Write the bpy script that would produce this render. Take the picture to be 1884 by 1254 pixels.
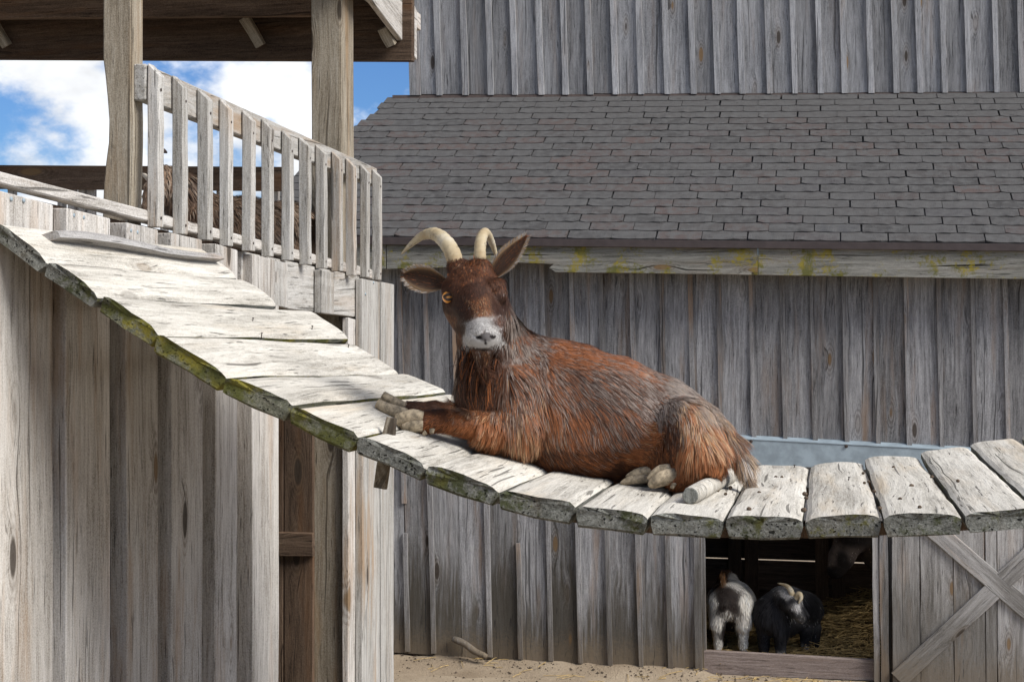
import bpy, bmesh, math, random
import numpy as np
from mathutils import Vector, Matrix, kdtree
random.seed(7); RNG = np.random.default_rng(7)
for o in list(bpy.data.objects): bpy.data.objects.remove(o)
scene = bpy.context.scene
COL = scene.collection

# ------------------------------------------------------------------ camera
F, CX, HY, H = 2800.0, 942.0, 570.0, 2.58          # focal length in photo pixels, principal x, horizon row, eye height
cam_d = bpy.data.cameras.new('camera'); cam = bpy.data.objects.new('camera', cam_d); COL.objects.link(cam)
cam.location = (0, 0, H); cam.rotation_euler = (math.pi/2, 0, 0)
cam_d.sensor_width = 36.0; cam_d.lens = F/1884*36.0
cam_d.shift_y = (HY-627.0)/1884.0
cam_d.clip_start = 0.05; cam_d.clip_end = 2000
scene.camera = cam
# ------------------------------------------------------------------ light
SUN_EL, SUN_AZ = math.radians(42), math.radians(57)      # azimuth: from behind the camera towards its right
sun_dir = Vector((math.sin(SUN_AZ)*math.cos(SUN_EL), -math.cos(SUN_AZ)*math.cos(SUN_EL), math.sin(SUN_EL)))
sd = bpy.data.lights.new('sun', 'SUN'); sun = bpy.data.objects.new('sun', sd); COL.objects.link(sun)
sd.energy = 3.0; sd.angle = math.radians(32); sd.color = (1.0, 0.965, 0.91)
sun.rotation_euler = sun_dir.to_track_quat('Z', 'Y').to_euler(); sun.location = (6, -6, 12)
world = bpy.data.worlds.new('World'); scene.world = world; world.use_nodes = True
scene.view_settings.view_transform = 'Standard'; scene.view_settings.look = 'None'
scene.view_settings.exposure = 0.85; scene.view_settings.gamma = 1.0
scene.view_settings.use_curve_mapping = False
scene.render.engine = 'CYCLES'

class NG:
    """small helper for node graphs: values may be numbers, tuples or sockets"""
    def __init__(s, tree): s.t = tree; s.t.nodes.clear()
    def n(s, typ, ins=None, out=0, **props):
        nd = s.t.nodes.new(typ)
        for k, v in props.items(): setattr(nd, k, v)
        for k, v in (ins or {}).items():
            sk = nd.inputs[k]
            if isinstance(v, bpy.types.NodeSocket): s.t.links.new(v, sk)
            else: sk.default_value = v
        nd_out = nd.outputs[out] if len(nd.outputs) else nd
        return nd_out
    def m(s, op, a, b=0.0, c=0.0, clamp=False):
        return s.n('ShaderNodeMath', {0: a, 1: b, 2: c}, operation=op, use_clamp=clamp)
    def vm(s, op, a, b=(0, 0, 0)):
        return s.n('ShaderNodeVectorMath', {0: a, 1: b}, operation=op)
    def noise(s, vec, scale=1.0, detail=3.0, rough=0.55, out=0, dist=0.0):
        return s.n('ShaderNodeTexNoise', {'Vector': vec, 'Scale': scale, 'Detail': detail, 'Roughness': rough, 'Distortion': dist}, out=out)
    def sstep(s, v, lo, hi):
        return s.n('ShaderNodeMapRange', {'Value': v, 'From Min': lo, 'From Max': hi, 'To Min': 0.0, 'To Max': 1.0}, interpolation_type='SMOOTHSTEP')
    def lin(s, v, lo, hi, a, b):
        return s.n('ShaderNodeMapRange', {'Value': v, 'From Min': lo, 'From Max': hi, 'To Min': a, 'To Max': b})
    def mix(s, f, a, b, mode='MIX'):
        nd = s.t.nodes.new('ShaderNodeMix'); nd.data_type = 'RGBA'; nd.blend_type = mode; nd.clamp_factor = True
        for sk, v in ((nd.inputs[0], f), (nd.inputs[6], a), (nd.inputs[7], b)):
            if isinstance(v, bpy.types.NodeSocket): s.t.links.new(v, sk)
            else: sk.default_value = (tuple(v)+(1,))[:4] if isinstance(v, (tuple, list)) else v
        return nd.outputs[2]
    def ramp(s, f, stops):
        nd = s.t.nodes.new('ShaderNodeValToRGB'); cr = nd.color_ramp
        while len(cr.elements) < len(stops): cr.elements.new(0.5)
        for e, (p, c) in zip(cr.elements, stops): e.position = p; e.color = tuple(c)+(1,)
        s.t.links.new(f, nd.inputs[0]); return nd.outputs[0]

# sky: Nishita plus cumulus clouds that live in direction space
g = NG(world.node_tree)
sky = g.n('ShaderNodeTexSky', sky_type='NISHITA', sun_disc=False, sun_elevation=SUN_EL, sun_rotation=math.pi-SUN_AZ, air_density=1.0, dust_density=0.25, ozone_density=2.0)
dv = g.n('ShaderNodeTexCoord', out=0)
sep = g.t.nodes.new('ShaderNodeSeparateXYZ'); g.t.links.new(dv, sep.inputs[0])
zc = g.m('MAXIMUM', sep.outputs[2], 0.0); den = g.m('ADD', zc, 0.75)
cp = g.n('ShaderNodeCombineXYZ', {0: g.m('DIVIDE', sep.outputs[0], den), 1: g.m('DIVIDE', sep.outputs[1], den), 2: sep.outputs[2]})
cp = g.vm('ADD', cp, (4.42, 1.7, 0.0))
n1 = g.noise(cp, 4.2, 7.0, 0.52); n2 = g.noise(cp, 12.0, 6.0, 0.6)
cl = g.m('ADD', g.m('MULTIPLY', n1, 0.75), g.m('MULTIPLY', n2, 0.25))
mask = g.sstep(cl, 0.478, 0.556)
shade = g.lin(g.noise(g.vm('ADD', cp, (0.02, 0.0, 0.03)), 9.0, 5.0, 0.55), 0.35, 0.65, 2.7, 4.7)
ccol = g.n('ShaderNodeCombineColor', {0: g.m('MULTIPLY', shade, 0.97), 1: g.m('MULTIPLY', shade, 0.99), 2: g.m('MULTIPLY', shade, 1.02)})
bg = g.n('ShaderNodeBackground', {'Color': g.mix(mask, g.mix(1.0, sky, (.165, .255, .40), 'MULTIPLY'), ccol), 'Strength': 0.15})
g.n('ShaderNodeOutputWorld', {'Surface': bg})

# ------------------------------------------------------------------ places: photo pixel -> point on a plane of the place
YAW = math.radians(11.5)
EU = Vector((math.cos(YAW), -math.sin(YAW), 0)); EV = Vector((math.sin(YAW), math.cos(YAW), 0)); EZ = Vector((0, 0, 1))
def ray(px, py): return Vector(((px-CX)/F, 1.0, (HY-py)/F))
CAMP = Vector((0, 0, H))
def onV(px, py, v): d = ray(px, py); return CAMP + d*(v/d.dot(EV))
def onU(px, py, u): d = ray(px, py); return CAMP + d*(u/d.dot(EU))
def onZ(px, py, z): d = ray(px, py); return CAMP + d*((z-H)/d.z)
def UVZ(u, v, z): return EU*u + EV*v + EZ*z
def toU(p): return Vector((p.dot(EU), p.dot(EV), p.z))
UT = -2.10                    # outer face of the tower wall
VR0, VR1 = 3.544, 5.14         # near and far ends of the ramp planks
VW, VF, VU = 10.8, 10.5, 12.94 # barn: lower wall, fascia, upper wall

# ------------------------------------------------------------------ object helpers
W = {}
def finish(o, M, parent):
    COL.objects.link(o)
    W[o.name] = M.copy()
    if parent is not None:
        o.parent = parent; o.matrix_parent_inverse = W[parent.name].inverted()
    o.matrix_basis = M
    return o
def thing(name, label, cat, loc=(0, 0, 0), group=None):
    o = bpy.data.objects.new(name, None); o.empty_display_size = 0.1
    finish(o, Matrix.Translation(Vector(loc)), None)
    tag(o, label, cat, group); return o
def tag(o, label=None, cat=None, group=None, kind=None):
    if label: o['label'] = label
    if cat: o['category'] = cat
    if group: o['group'] = group
    if kind: o['kind'] = kind
    return o
def mesh_from(name, verts, faces, mats, smooth=False, fmat=None):
    me = bpy.data.meshes.new(name)
    me.from_pydata([tuple(v) for v in verts], [], faces)
    for m in (mats if isinstance(mats, (list, tuple)) else [mats]): me.materials.append(m)
    if fmat: me.polygons.foreach_set('material_index', fmat)
    if smooth: me.polygons.foreach_set('use_smooth', [True]*len(me.polygons))
    me.update(); return me
def put(name, verts, faces, mats, parent=None, frame=None, smooth=False, fmat=None):
    """verts in world space; frame = 4x4 whose axes become the object's own (local Z = grain)"""
    M = frame if frame is not None else Matrix.Translation(sum((Vector(v) for v in verts), Vector())/len(verts))
    Mi = M.inverted()
    me = mesh_from(name, [Mi @ Vector(v) for v in verts], faces, mats, smooth, fmat)
    return finish(bpy.data.objects.new(name, me), M, parent)
def frame_of(org, zax, yhint):
    z = Vector(zax).normalized(); x = Vector(yhint).cross(z).normalized(); y = z.cross(x)
    M = Matrix((x, y, z)).transposed().to_4x4(); M.translation = org; return M
def fix_normals(bm): bmesh.ops.recalc_face_normals(bm, faces=bm.faces[:])
def prism(name, pts, thick, mat, parent=None, grain=None, bevel=0.003):
    """outline polygon (world points) extruded by the vector thick"""
    pts = [Vector(p) for p in pts]; thick = Vector(thick); n = len(pts)
    vs = pts + [p+thick for p in pts]
    fs = [list(range(n)), list(range(2*n-1, n-1, -1))] + [[i, (i+1) % n, n+(i+1) % n, n+i] for i in range(n)]
    grain = grain or (pts[1]-pts[0]); c = sum(vs, Vector())/len(vs)
    M = frame_of(c, grain, thick); Mi = M.inverted()
    bm = bmesh.new(); bv = [bm.verts.new(Mi @ v) for v in vs]
    for f in fs: bm.faces.new([bv[i] for i in f])
    fix_normals(bm)
    if bevel: bmesh.ops.bevel(bm, geom=bm.edges[:], offset=bevel, segments=1, affect='EDGES', clamp_overlap=True)
    me = bpy.data.meshes.new(name); bm.to_mesh(me); bm.free(); me.materials.append(mat)
    return finish(bpy.data.objects.new(name, me), M, parent)
def plank(name, A, B, wdir, w, t, ndir, mat, parent=None, w2=None, n=5, jit=0.0025, ch=0.003, slant=0.0, end=None):
    """sawn board from A to B (centre line of its back face at A/B), width along wdir, thickness t along ndir; wobbly edges"""
    A, B = Vector(A), Vector(B); L = (B-A); ax = L.normalized()
    wd = Vector(wdir); wd = (wd-ax*wd.dot(ax)).normalized(); nd = Vector(ndir); nd = (nd-ax*nd.dot(ax)-wd*nd.dot(wd)).normalized()
    w2 = w if w2 is None else w2; vs = []; fs = []; fm = []
    for i in range(n+1):
        s = i/n; c = A + L*s; hw = (w+(w2-w)*s)/2
        j = [random.uniform(-jit, jit) for _ in range(3)]
        a, b, tt = -hw+j[0], hw+j[1], t+j[2]*0.5
        for (x, y) in ((a, 0), (b, 0), (b, tt-ch), (b-ch, tt), (a+ch, tt), (a, tt-ch)):
            p = c + wd*x + nd*y
            if i in (0, n): p = p + ax*slant*(x/max(hw, 1e-3))*(-1 if i == 0 else 1)
            vs.append(p)
    for i in range(n):
        for k in range(6):
            a = i*6+k; b = i*6+(k+1) % 6; fs.append([a, b, b+6, a+6]); fm.append(0)
    fs += [[5, 4, 3, 2, 1, 0], [n*6+k for k in range(6)]]; e = 1 if end else 0; fm += [e, e]
    M = frame_of((A+B)/2 + nd*t/2, ax, nd)
    o = put(name, vs, fs, [mat, end] if end else mat, parent, M, fmat=fm)
    bm = bmesh.new(); bm.from_mesh(o.data); fix_normals(bm); bm.to_mesh(o.data); bm.free()
    return o
def tube(name, pts, rad, mat, parent=None, seg=12, smooth=True, flat=1.0):
    pts = [Vector(p) for p in pts]; vs = []; fs = []; n = len(pts); up = None
    for i, p in enumerate(pts):
        t = (pts[min(i+1, n-1)]-pts[max(i-1, 0)]).normalized()
        if up is None: up = t.orthogonal().normalized()
        up = (up-t*up.dot(t)).normalized(); sd_ = t.cross(up)
        for k in range(seg):
            a = 2*math.pi*k/seg; vs.append(p + (up*math.cos(a)*flat+sd_*math.sin(a))*rad[i])
    for i in range(n-1):
        for k in range(seg):
            a = i*seg+k; b = i*seg+(k+1) % seg; fs.append([a, b, b+seg, a+seg])
    fs += [list(range(seg))[::-1], [(n-1)*seg+k for k in range(seg)]]
    return put(name, vs, fs, mat, parent, None, smooth)
def catmull(P, m=6):
    P = [Vector(p) for p in P]; out = []
    for i in range(len(P)-1):
        a, b, c, d = P[max(i-1, 0)], P[i], P[i+1], P[min(i+2, len(P)-1)]
        for k in range(m):
            t = k/m; out.append(0.5*((2*b)+(c-a)*t+(2*a-5*b+4*c-d)*t*t+(3*b-a-3*c+d)*t**3))
    out.append(P[-1]); return out

# ------------------------------------------------------------------ materials
def new_mat(name):
    m = bpy.data.materials.new(name); m.use_nodes = True; return m, NG(m.node_tree)
def bsdf(g, col, rough=0.8, spec=0.3, bump=None, bstr=0.4, bdist=0.004, metal=0.0):
    ins = {'Base Color': col if isinstance(col, bpy.types.NodeSocket) else tuple(col)+(1,), 'Roughness': rough, 'Specular IOR Level': spec, 'Metallic': metal}
    if bump is not None: ins['Normal'] = g.n('ShaderNodeBump', {'Height': bump, 'Strength': bstr, 'Distance': bdist})
    sh = g.n('ShaderNodeBsdfPrincipled', ins); g.n('ShaderNodeOutputMaterial', {'Surface': sh})
def wood(name, dark, mid, light, warm=(.26, .15, .07), warm_amt=0.3, moss=None, moss_amt=0.0, knot=1.0, crack=0.7, tint=0.35, stain=0.0, bstr=0.5, mosscol=(.10, .11, .02), gscale=1.0):
    m, g = new_mat(name)
    oc = g.n('ShaderNodeTexCoord', out=3); rnd = g.n('ShaderNodeObjectInfo', out=5)
    r2 = g.m('FRACT', g.m('MULTIPLY', rnd, 17.31)); r3 = g.m('FRACT', g.m('MULTIPLY', rnd, 71.7))
    off = g.n('ShaderNodeCombineXYZ', {0: g.m('MULTIPLY', rnd, 37.0), 1: g.m('MULTIPLY', r2, 19.0), 2: g.m('MULTIPLY', r3, 53.0)})
    p = g.vm('ADD', oc, off)
    # knots
    kv = g.vm('MULTIPLY', p, (7.0, 3.0, 2.1))
    vor = g.t.nodes.new('ShaderNodeTexVoronoi'); vor.feature = 'F1'; g.t.links.new(kv, vor.inputs['Vector']); vor.inputs['Scale'].default_value = 1.0
    d = vor.outputs['Distance']; sepc = g.t.nodes.new('ShaderNodeSeparateColor'); g.t.links.new(vor.outputs['Color'], sepc.inputs[0])
    gate = g.m('GREATER_THAN', sepc.outputs[0], 0.40)
    wide = g.m('MULTIPLY', g.sstep(d, 0.42, 0.05), g.m('MULTIPLY', gate, knot)); core = g.m('MULTIPLY', g.sstep(d, 0.15, 0.10), g.m('MULTIPLY', gate, knot))
    low = g.noise(g.vm('MULTIPLY', p, (4.0, 4.0, 1.3)), 1.0, 2.0)
    sp = g.t.nodes.new('ShaderNodeSeparateXYZ'); g.t.links.new(p, sp.inputs[0])
    gx = g.m('ADD', g.m('ADD', sp.outputs[0], g.m('MULTIPLY', low, 0.06)), g.m('MULTIPLY', wide, 0.035))
    def gv(a, b): return g.n('ShaderNodeCombineXYZ', {0: g.m('MULTIPLY', gx, a*gscale), 1: g.m('MULTIPLY', sp.outputs[1], a*gscale), 2: g.m('MULTIPLY', sp.outputs[2], b)})
    grain = g.noise(gv(60, 2.6), 1.0, 6.0, 0.7); fine = g.noise(gv(170, 15.0), 1.0, 4.0, 0.75)
    blotch = g.noise(g.vm('MULTIPLY', p, (9.0, 9.0, 1.4)), 1.0, 4.0, 0.6)
    crk = g.noise(gv(105, 6.0), 1.0, 3.0, 0.6); crl = g.noise(gv(70, .8), 1.0, 1.0, 0.4)
    v = g.m('ADD', g.m('ADD', g.m('MULTIPLY', grain, 0.62), g.m('MULTIPLY', fine, 0.34)), g.m('MULTIPLY', blotch, 0.42))
    grit = g.noise(p, 210.0, 3.0, 0.8); v = g.m('ADD', v, g.m('MULTIPLY', g.m('SUBTRACT', grit, 0.5), 0.60))
    v = g.m('ADD', v, g.m('MULTIPLY', g.m('SINE', g.m('MULTIPLY', d, 95.0)), g.m('MULTIPLY', wide, 0.10)))
    col = g.ramp(g.lin(v, 0.50, 0.90, 0.0, 1.0), [(0.0, dark), (0.5, mid), (1.0, light)])
    wm = g.m('MULTIPLY', g.sstep(g.noise(g.vm('MULTIPLY', p, (11.0, 11.0, 1.1)), 1.0, 4.0, 0.6), 0.50, 0.72), g.m('MULTIPLY', g.m('ADD', r3, 0.35), warm_amt))
    col = g.mix(wm, col, warm)
    if stain:
        geo = g.n('ShaderNodeNewGeometry', out=0); sg = g.t.nodes.new('ShaderNodeSeparateXYZ'); g.t.links.new(geo, sg.inputs[0])
        hgt = g.m('ADD', sg.outputs[2], g.m('MULTIPLY', g.m('SUBTRACT', g.noise(gv(40, 2.0), 1.0, 4.0, 0.7), 0.5), 1.5))
        hgt = g.m('ADD', hgt, g.m('MULTIPLY', g.m('SUBTRACT', r2, 0.5), 0.5))
        col = g.mix(g.m('MULTIPLY', g.sstep(hgt, 0.88, 0.28), stain), col, (.062, .052, .036))
        mud = g.m('MULTIPLY', g.sstep(g.m('ADD', sg.outputs[2], g.m('MULTIPLY', g.noise(p, 60.0, 4.0, 0.7), 0.35)), 0.50, 0.22), stain*0.8)
        col = g.mix(mud, col, (.19, .145, .095))
    ck = g.m('MULTIPLY', g.m('MAXIMUM', g.sstep(crk, 0.62, 0.70), g.sstep(crl, 0.70, 0.73)), crack)
    col = g.mix(ck, col, tuple(c*0.35 for c in dark))
    col = g.mix(g.m('MULTIPLY', g.m('MULTIPLY', wide, g.sstep(d, 0.32, 0.16)), 0.35), col, (.12, .085, .055))
    col = g.mix(g.m('MULTIPLY', core, 0.85), col, g.mix(g.m('GREATER_THAN', sepc.outputs[1], 0.5), (.040, .030, .022), (.20, .125, .06)))
    col = g.mix(1.0, col, g.n('ShaderNodeCombineColor', {0: g.lin(r2, 0, 1, 1-tint, 1+tint*.6), 1: g.lin(r2, 0, 1, 1-tint*1.03, 1+tint*.58), 2: g.lin(r2, 0, 1, 1-tint*1.05, 1+tint*.60)}), 'MULTIPLY')
    if moss_amt:
        mm = g.sstep(g.m('ADD', g.m('MULTIPLY', g.noise(p, 5.5, 2.0), 0.6), g.m('MULTIPLY', g.noise(p, 42.0, 4.0, 0.7), 0.45)), 0.62-moss_amt*0.14, 0.70-moss_amt*0.10)
        mc = g.mix(g.sstep(g.noise(p, 9.0, 3.0), 0.42, 0.62), mosscol, (mosscol[0]*2.6, mosscol[1]*2.1, mosscol[2]*1.2))
        col = g.mix(g.m('MULTIPLY', mm, 0.85), col, mc)
    hgt = g.m('SUBTRACT', g.m('ADD', g.m('MULTIPLY', grain, 0.7), g.m('ADD', g.m('MULTIPLY', fine, 0.35), g.m('MULTIPLY', grit, 0.2))), g.m('MULTIPLY', ck, 0.8))
    bsdf(g, col, 0.85, 0.2, hgt, bstr*1.4, 0.006)
    return m
M_barn_up = wood('weathered_grey_pine', (.068, .069, .072), (.222, .223, .227), (.36, .361, .365), warm_amt=.2, tint=.30, knot=1.0)
M_barn_lo = wood('weathered_dark_pine', (.066, .065, .066), (.235, .234, .237), (.43, .428, .427), warm=(.24, .15, .085), warm_amt=.45, tint=.32, stain=.85)
M_batten = wood('weathered_batten', (.10, .095, .09), (.25, .245, .245), (.42, .415, .41), warm=(.36, .23, .135), warm_amt=.6, tint=.25, stain=.6, knot=.4)
M_batten_up = wood('pale_batten', (.12, .12, .125), (.29, .29, .295), (.46, .46, .465), warm=(.36, .23, .135), warm_amt=.3, tint=.2, knot=.3)
M_fascia = wood('lichen_fascia', (.065, .062, .05), (.20, .195, .172), (.35, .34, .305), warm_amt=.2, moss_amt=.75, mosscol=(.10, .098, .012), tint=.08, crack=1.0)
M_tower = wood('tower_grey_wood', (.20, .178, .150), (.50, .472, .432), (.70, .675, .635), warm=(.38, .24, .13), warm_amt=.5, tint=.16)
M_picket = wood('picket_wood', (.20, .185, .16), (.41, .395, .365), (.57, .555, .525), warm=(.33, .21, .11), warm_amt=.6, tint=.14)
M_post = wood('post_wood', (.14, .11, .075), (.29, .25, .19), (.44, .40, .33), warm=(.30, .18, .08), warm_amt=.6, tint=.1)
M_brown = wood('sheltered_brown_and_gap_shade', (.040, .026, .017), (.105, .070, .047), (.185, .13, .09), warm=(.16, .075, .03), warm_amt=.5, tint=.25)
M_deck = wood('ramp_plank_top', (.24, .22, .185), (.52, .49, .43), (.69, .66, .59), warm=(.56, .44, .29), warm_amt=.40, tint=.08, crack=.75, knot=.35, bstr=.55)
M_deck_end = wood('ramp_end_grain', (.055, .055, .045), (.16, .16, .14), (.30, .30, .27), warm_amt=.1, moss_amt=.60, mosscol=(.040, .046, .010), tint=.12, crack=1.0, knot=0, bstr=1.0, gscale=1.2)
M_deck_end_moss = wood('ramp_end_moss', (.05, .05, .035), (.14, .14, .10), (.26, .25, .20), warm_amt=.1, moss_amt=1.15, mosscol=(.075, .078, .012), tint=.12, crack=1.0, knot=0, bstr=1.0, gscale=1.2)
M_door = wood('door_wood', (.14, .134, .127), (.335, .322, .308), (.50, .488, .468), warm=(.36, .24, .15), warm_amt=.5, tint=.14, stain=.6)
M_sill = wood('red_brown_sill', (.11, .085, .075), (.24, .19, .165), (.36, .305, .275), warm_amt=.3, tint=.1)

def mat_shingle():
    m, g = new_mat('asphalt_shingle'); oc = g.n('ShaderNodeTexCoord', out=3); rnd = g.n('ShaderNodeObjectInfo', out=5)
    p = g.vm('ADD', oc, g.n('ShaderNodeCombineXYZ', {0: g.m('MULTIPLY', rnd, 41.0), 1: g.m('MULTIPLY', rnd, 13.0), 2: 0.0}))
    gr = g.noise(p, 150.0, 4.0, 0.85); big = g.noise(p, 14.0, 4.0, 0.6)
    r2 = g.m('FRACT', g.m('MULTIPLY', rnd, 23.7))
    col = g.ramp(r2, [(0.0, (.052, .050, .049)), (0.3, (.082, .079, .077)), (0.6, (.067, .062, .060)), (0.8, (.090, .068, .062)), (1.0, (.066, .066, .068))])
    col = g.mix(g.sstep(big, 0.35, 0.68), col, (.092, .090, .088))
    col = g.mix(g.m('MULTIPLY', g.sstep(gr, 0.45, 0.32), 0.75), col, (.035, .033, .034))
    cr = g.noise(g.vm('MULTIPLY', p, (18.0, 70.0, 10.0)), 1.0, 4.0, 0.7)
    ck = g.sstep(cr, 0.63, 0.68); col = g.mix(g.m('MULTIPLY', ck, 0.8), col, (.022, .021, .021))
    bsdf(g, col, 0.95, 0.15, g.m('SUBTRACT', gr, ck), 0.9, 0.004); return m
M_shingle = mat_shingle()
def mat_plain(name, col, rough=0.7, nscale=40.0, var=0.35, bstr=0.3, spec=0.3, metal=0.0):
    m, g = new_mat(name); oc = g.n('ShaderNodeTexCoord', out=3); rnd = g.n('ShaderNodeObjectInfo', out=5)
    p = g.vm('ADD', oc, g.n('ShaderNodeCombineXYZ', {0: g.m('MULTIPLY', rnd, 41.0), 1: 0.0, 2: 0.0}))
    n = g.noise(p, nscale, 4.0, 0.65)
    c = g.mix(g.sstep(n, 0.3, 0.7), tuple(x*(1-var) for x in col), tuple(x*(1+var) for x in col))
    bsdf(g, c, rough, spec, n, bstr, 0.004, metal); return m
M_drip = mat_plain('brown_drip_edge', (.058, .045, .043), .5, 12, .15, .05)
M_track = mat_plain('galvanised_track', (.27, .325, .36), .5, 9, .18, .1, .4)
M_rust = mat_plain('rusty_iron', (.055, .04, .035), .7, 90, .4)
M_dung = mat_plain('dry_dropping', (.085, .06, .04), .9, 120, .4)
M_horn = None
def mat_horn():
    m, g = new_mat('horn'); oc = g.n('ShaderNodeTexCoord', out=3)
    n = g.noise(g.vm('MULTIPLY', oc, (60, 60, 60)), 1.0, 5.0, 0.7); n2 = g.noise(oc, 14.0, 3.0)
    c = g.ramp(n2, [(0.3, (.30, .22, .12)), (0.55, (.42, .35, .23)), (0.75, (.50, .46, .38))])
    c = g.mix(g.m('MULTIPLY', g.sstep(n, 0.55, 0.68), 0.6), c, (.13, .10, .065))
    bsdf(g, c, 0.6, 0.3, n, 0.5, 0.003); return m
M_horn = mat_horn()
M_hoof = mat_plain('hoof_keratin', (.33, .265, .18), .75, 55, .55, .7)
def mat_ground():
    m, g = new_mat('packed_dirt'); oc = g.n('ShaderNodeTexCoord', out=3)
    n = g.noise(oc, 3.0, 6.0, 0.65); n2 = g.noise(oc, 45.0, 5.0, 0.7); n3 = g.noise(oc, 0.8, 3.0)
    c = g.ramp(g.m('ADD', g.m('MULTIPLY', n, 0.5), g.m('MULTIPLY', n3, 0.5)), [(0.3, (.20, .15, .10)), (0.5, (.31, .245, .172)), (0.7, (.40, .325, .235))])
    c = g.mix(g.m('MULTIPLY', g.sstep(n2, 0.56, 0.70), 0.6), c, (.10, .075, .05))
    bsdf(g, c, 0.95, 0.15, g.m('ADD', n2, n), 0.7, 0.02); return m
M_ground = mat_ground()
M_straw = mat_plain('straw', (.34, .235, .095), .8, 25, .45, .1)
def mat_fur(name, rough=0.62, spec=0.25):
    m, g = new_mat(name); a = g.n('ShaderNodeAttribute', attribute_name='Col'); bsdf(g, a, rough, spec); return m
M_fur = mat_fur('fur'); M_skin = mat_fur('short_coat', 0.8, 0.15)

# ================================================================== GROUND
gd = put('ground', [(-400, -60, 0), (400, -60, 0), (400, 700, 0), (-400, 700, 0)], [[0, 1, 2, 3]], M_ground); tag(gd, kind='structure')
gd.location.z = 0

# ================================================================== RAMP
near_px = [(0, 408), (95, 479), (188, 541), (295, 612), (420, 687), (540, 741), (660, 800), (785, 853), (920, 897), (1060, 927), (1195, 943), (1333, 950), (1479, 951), (1623, 948), (1771, 942), (1905, 932), (2040, 915), (2175, 890), (2312, 860), (2450, 824), (2588, 784), (2728, 738)]
NP = [toU(onV(x, y, VR0)) for x, y in near_px]        # (u, v, z)
dz_far = [-.02, -.024, -.043, -.062, -.058, -.058, -.055, -.055, -.055, -.052, -.048, -.043, -.038, -.02, -.004, .004, .01, .012, .014, .016, .018]
def ramp_z(u, v):
    s = min(max((v-VR0)/(VR1-VR0), 0), 1)
    for i in range(len(NP)-1):
        if u <= NP[i+1].x or i == len(NP)-2:
            t = (u-NP[i].x)/(NP[i+1].x-NP[i].x); return NP[i].z+(NP[i+1].z-NP[i].z)*t + dz_far[i]*s
def onRamp(px, py):
    d = ray(px, py); lo, hi = 2.5, 7.0; best = None
    for k in range(900):
        t = 3.4+k*0.003; p = CAMP+d*t; q = toU(p)
        if q.y >= VR0 and q.z <= ramp_z(q.x, q.y): return p
    return CAMP+d*4.2
ramp = thing('plank_ramp', 'sagging pale plank ramp climbing from the right up to the tower', 'ramp', UVZ(NP[8].x, 4.3, 0))
TH = 0.046
for i in range(len(NP)-1):
    a, b = NP[i], NP[i+1]
    far = VR1 + random.uniform(-.03, .03)
    if i in (0, 1): far = VR0+1.28+.01*i
    nr = VR0 + random.uniform(-.014, .012)
    d2 = Vector((b.x-a.x, b.z-a.z)); wlen = d2.length; tx = d2/wlen; nx = Vector((-tx.y, tx.x))
    gap = 0.0035; hw = wlen/2-gap; prof = []
    crown = random.uniform(-.002, .004); tl = random.uniform(-.004, .005); NX = 6
    for k in range(NX+1):                                  # top from left to right, worn corners
        s = -1+2*k/NX; y = crown*(1-s*s)+tl*s; x = s*hw
        if k in (0, NX): y -= random.uniform(.006, .011); 
        prof.append((x, y))
    prof.insert(1, (-hw+.012, tl*-1-.0015)); prof.insert(-1, (hw-.012, tl-.0015))
    th = TH+random.uniform(-.004, .004)
    prof += [(hw+.001, -th*.5), (hw-.006, -th), (0, -th-random.uniform(-.002, .003)), (-hw+.006, -th), (-hw-.001, -th*.5)]
    NPf = len(prof); NS = 12; vs = []; fs = []; fm = []
    wob = [random.uniform(-.0022, .0022) for _ in range((NS+1)*2)]
    c0 = Vector(((a.x+b.x)/2, (a.z+b.z)/2))
    for s in range(NS+1):
        f = s/NS; v = nr+(far-nr)*f; zz = dz_far[i]*(v-VR0)/(VR1-VR0)
        for q, (x, y) in enumerate(prof):
            sc = 1.0
            if s == 0: y2 = y*0.93-.001; x2 = x*0.985
            elif s == NS: y2 = y*0.9-.002; x2 = x*0.93
            else: y2, x2 = y, x
            jx = wob[s*2+(1 if x > 0 else 0)] if abs(x) > hw*.8 else 0
            jy = math.sin(v*9+i*2.1+x*40)*.0014
            vv = v + (random.uniform(-.006, .006) if s == 0 else 0)
            if s == 1: vv = nr+.012
            if s == NS-1: vv = far-.03
            P2 = c0+tx*(x2+jx)+nx*(y2+jy); vs.append(UVZ(P2.x, vv, P2.y+zz))
    for s in range(NS):
        for q in range(NPf):
            A_ = s*NPf+q; B_ = s*NPf+(q+1) % NPf; fs.append([A_, B_, B_+NPf, A_+NPf]); fm.append(1 if q >= NX+2 else 0)
    # dished, splintered end faces: a centre fan
    for s, sg in ((0, 1), (NS, -1)):
        cidx = len(vs); ring = [s*NPf+q for q in range(NPf)]; c = sum((vs[r] for r in ring), Vector())/NPf; vs.append(c+EV*(.004*sg))
        for q in range(NPf): fs.append([ring[q], ring[(q+1) % NPf], cidx]); fm.append(1)
    Mfr = frame_of(UVZ(c0.x, (nr+far)/2, c0.y), EV, UVZ(nx.x, 0, nx.y))
    o = put('plank', vs, fs, [M_deck, M_deck_end_moss if i in (2, 3, 4, 5) else M_deck_end], ramp, Mfr, fmat=fm)
    bm = bmesh.new(); bm.from_mesh(o.data); fix_normals(bm); bm.to_mesh(o.data); bm.free()
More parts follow.
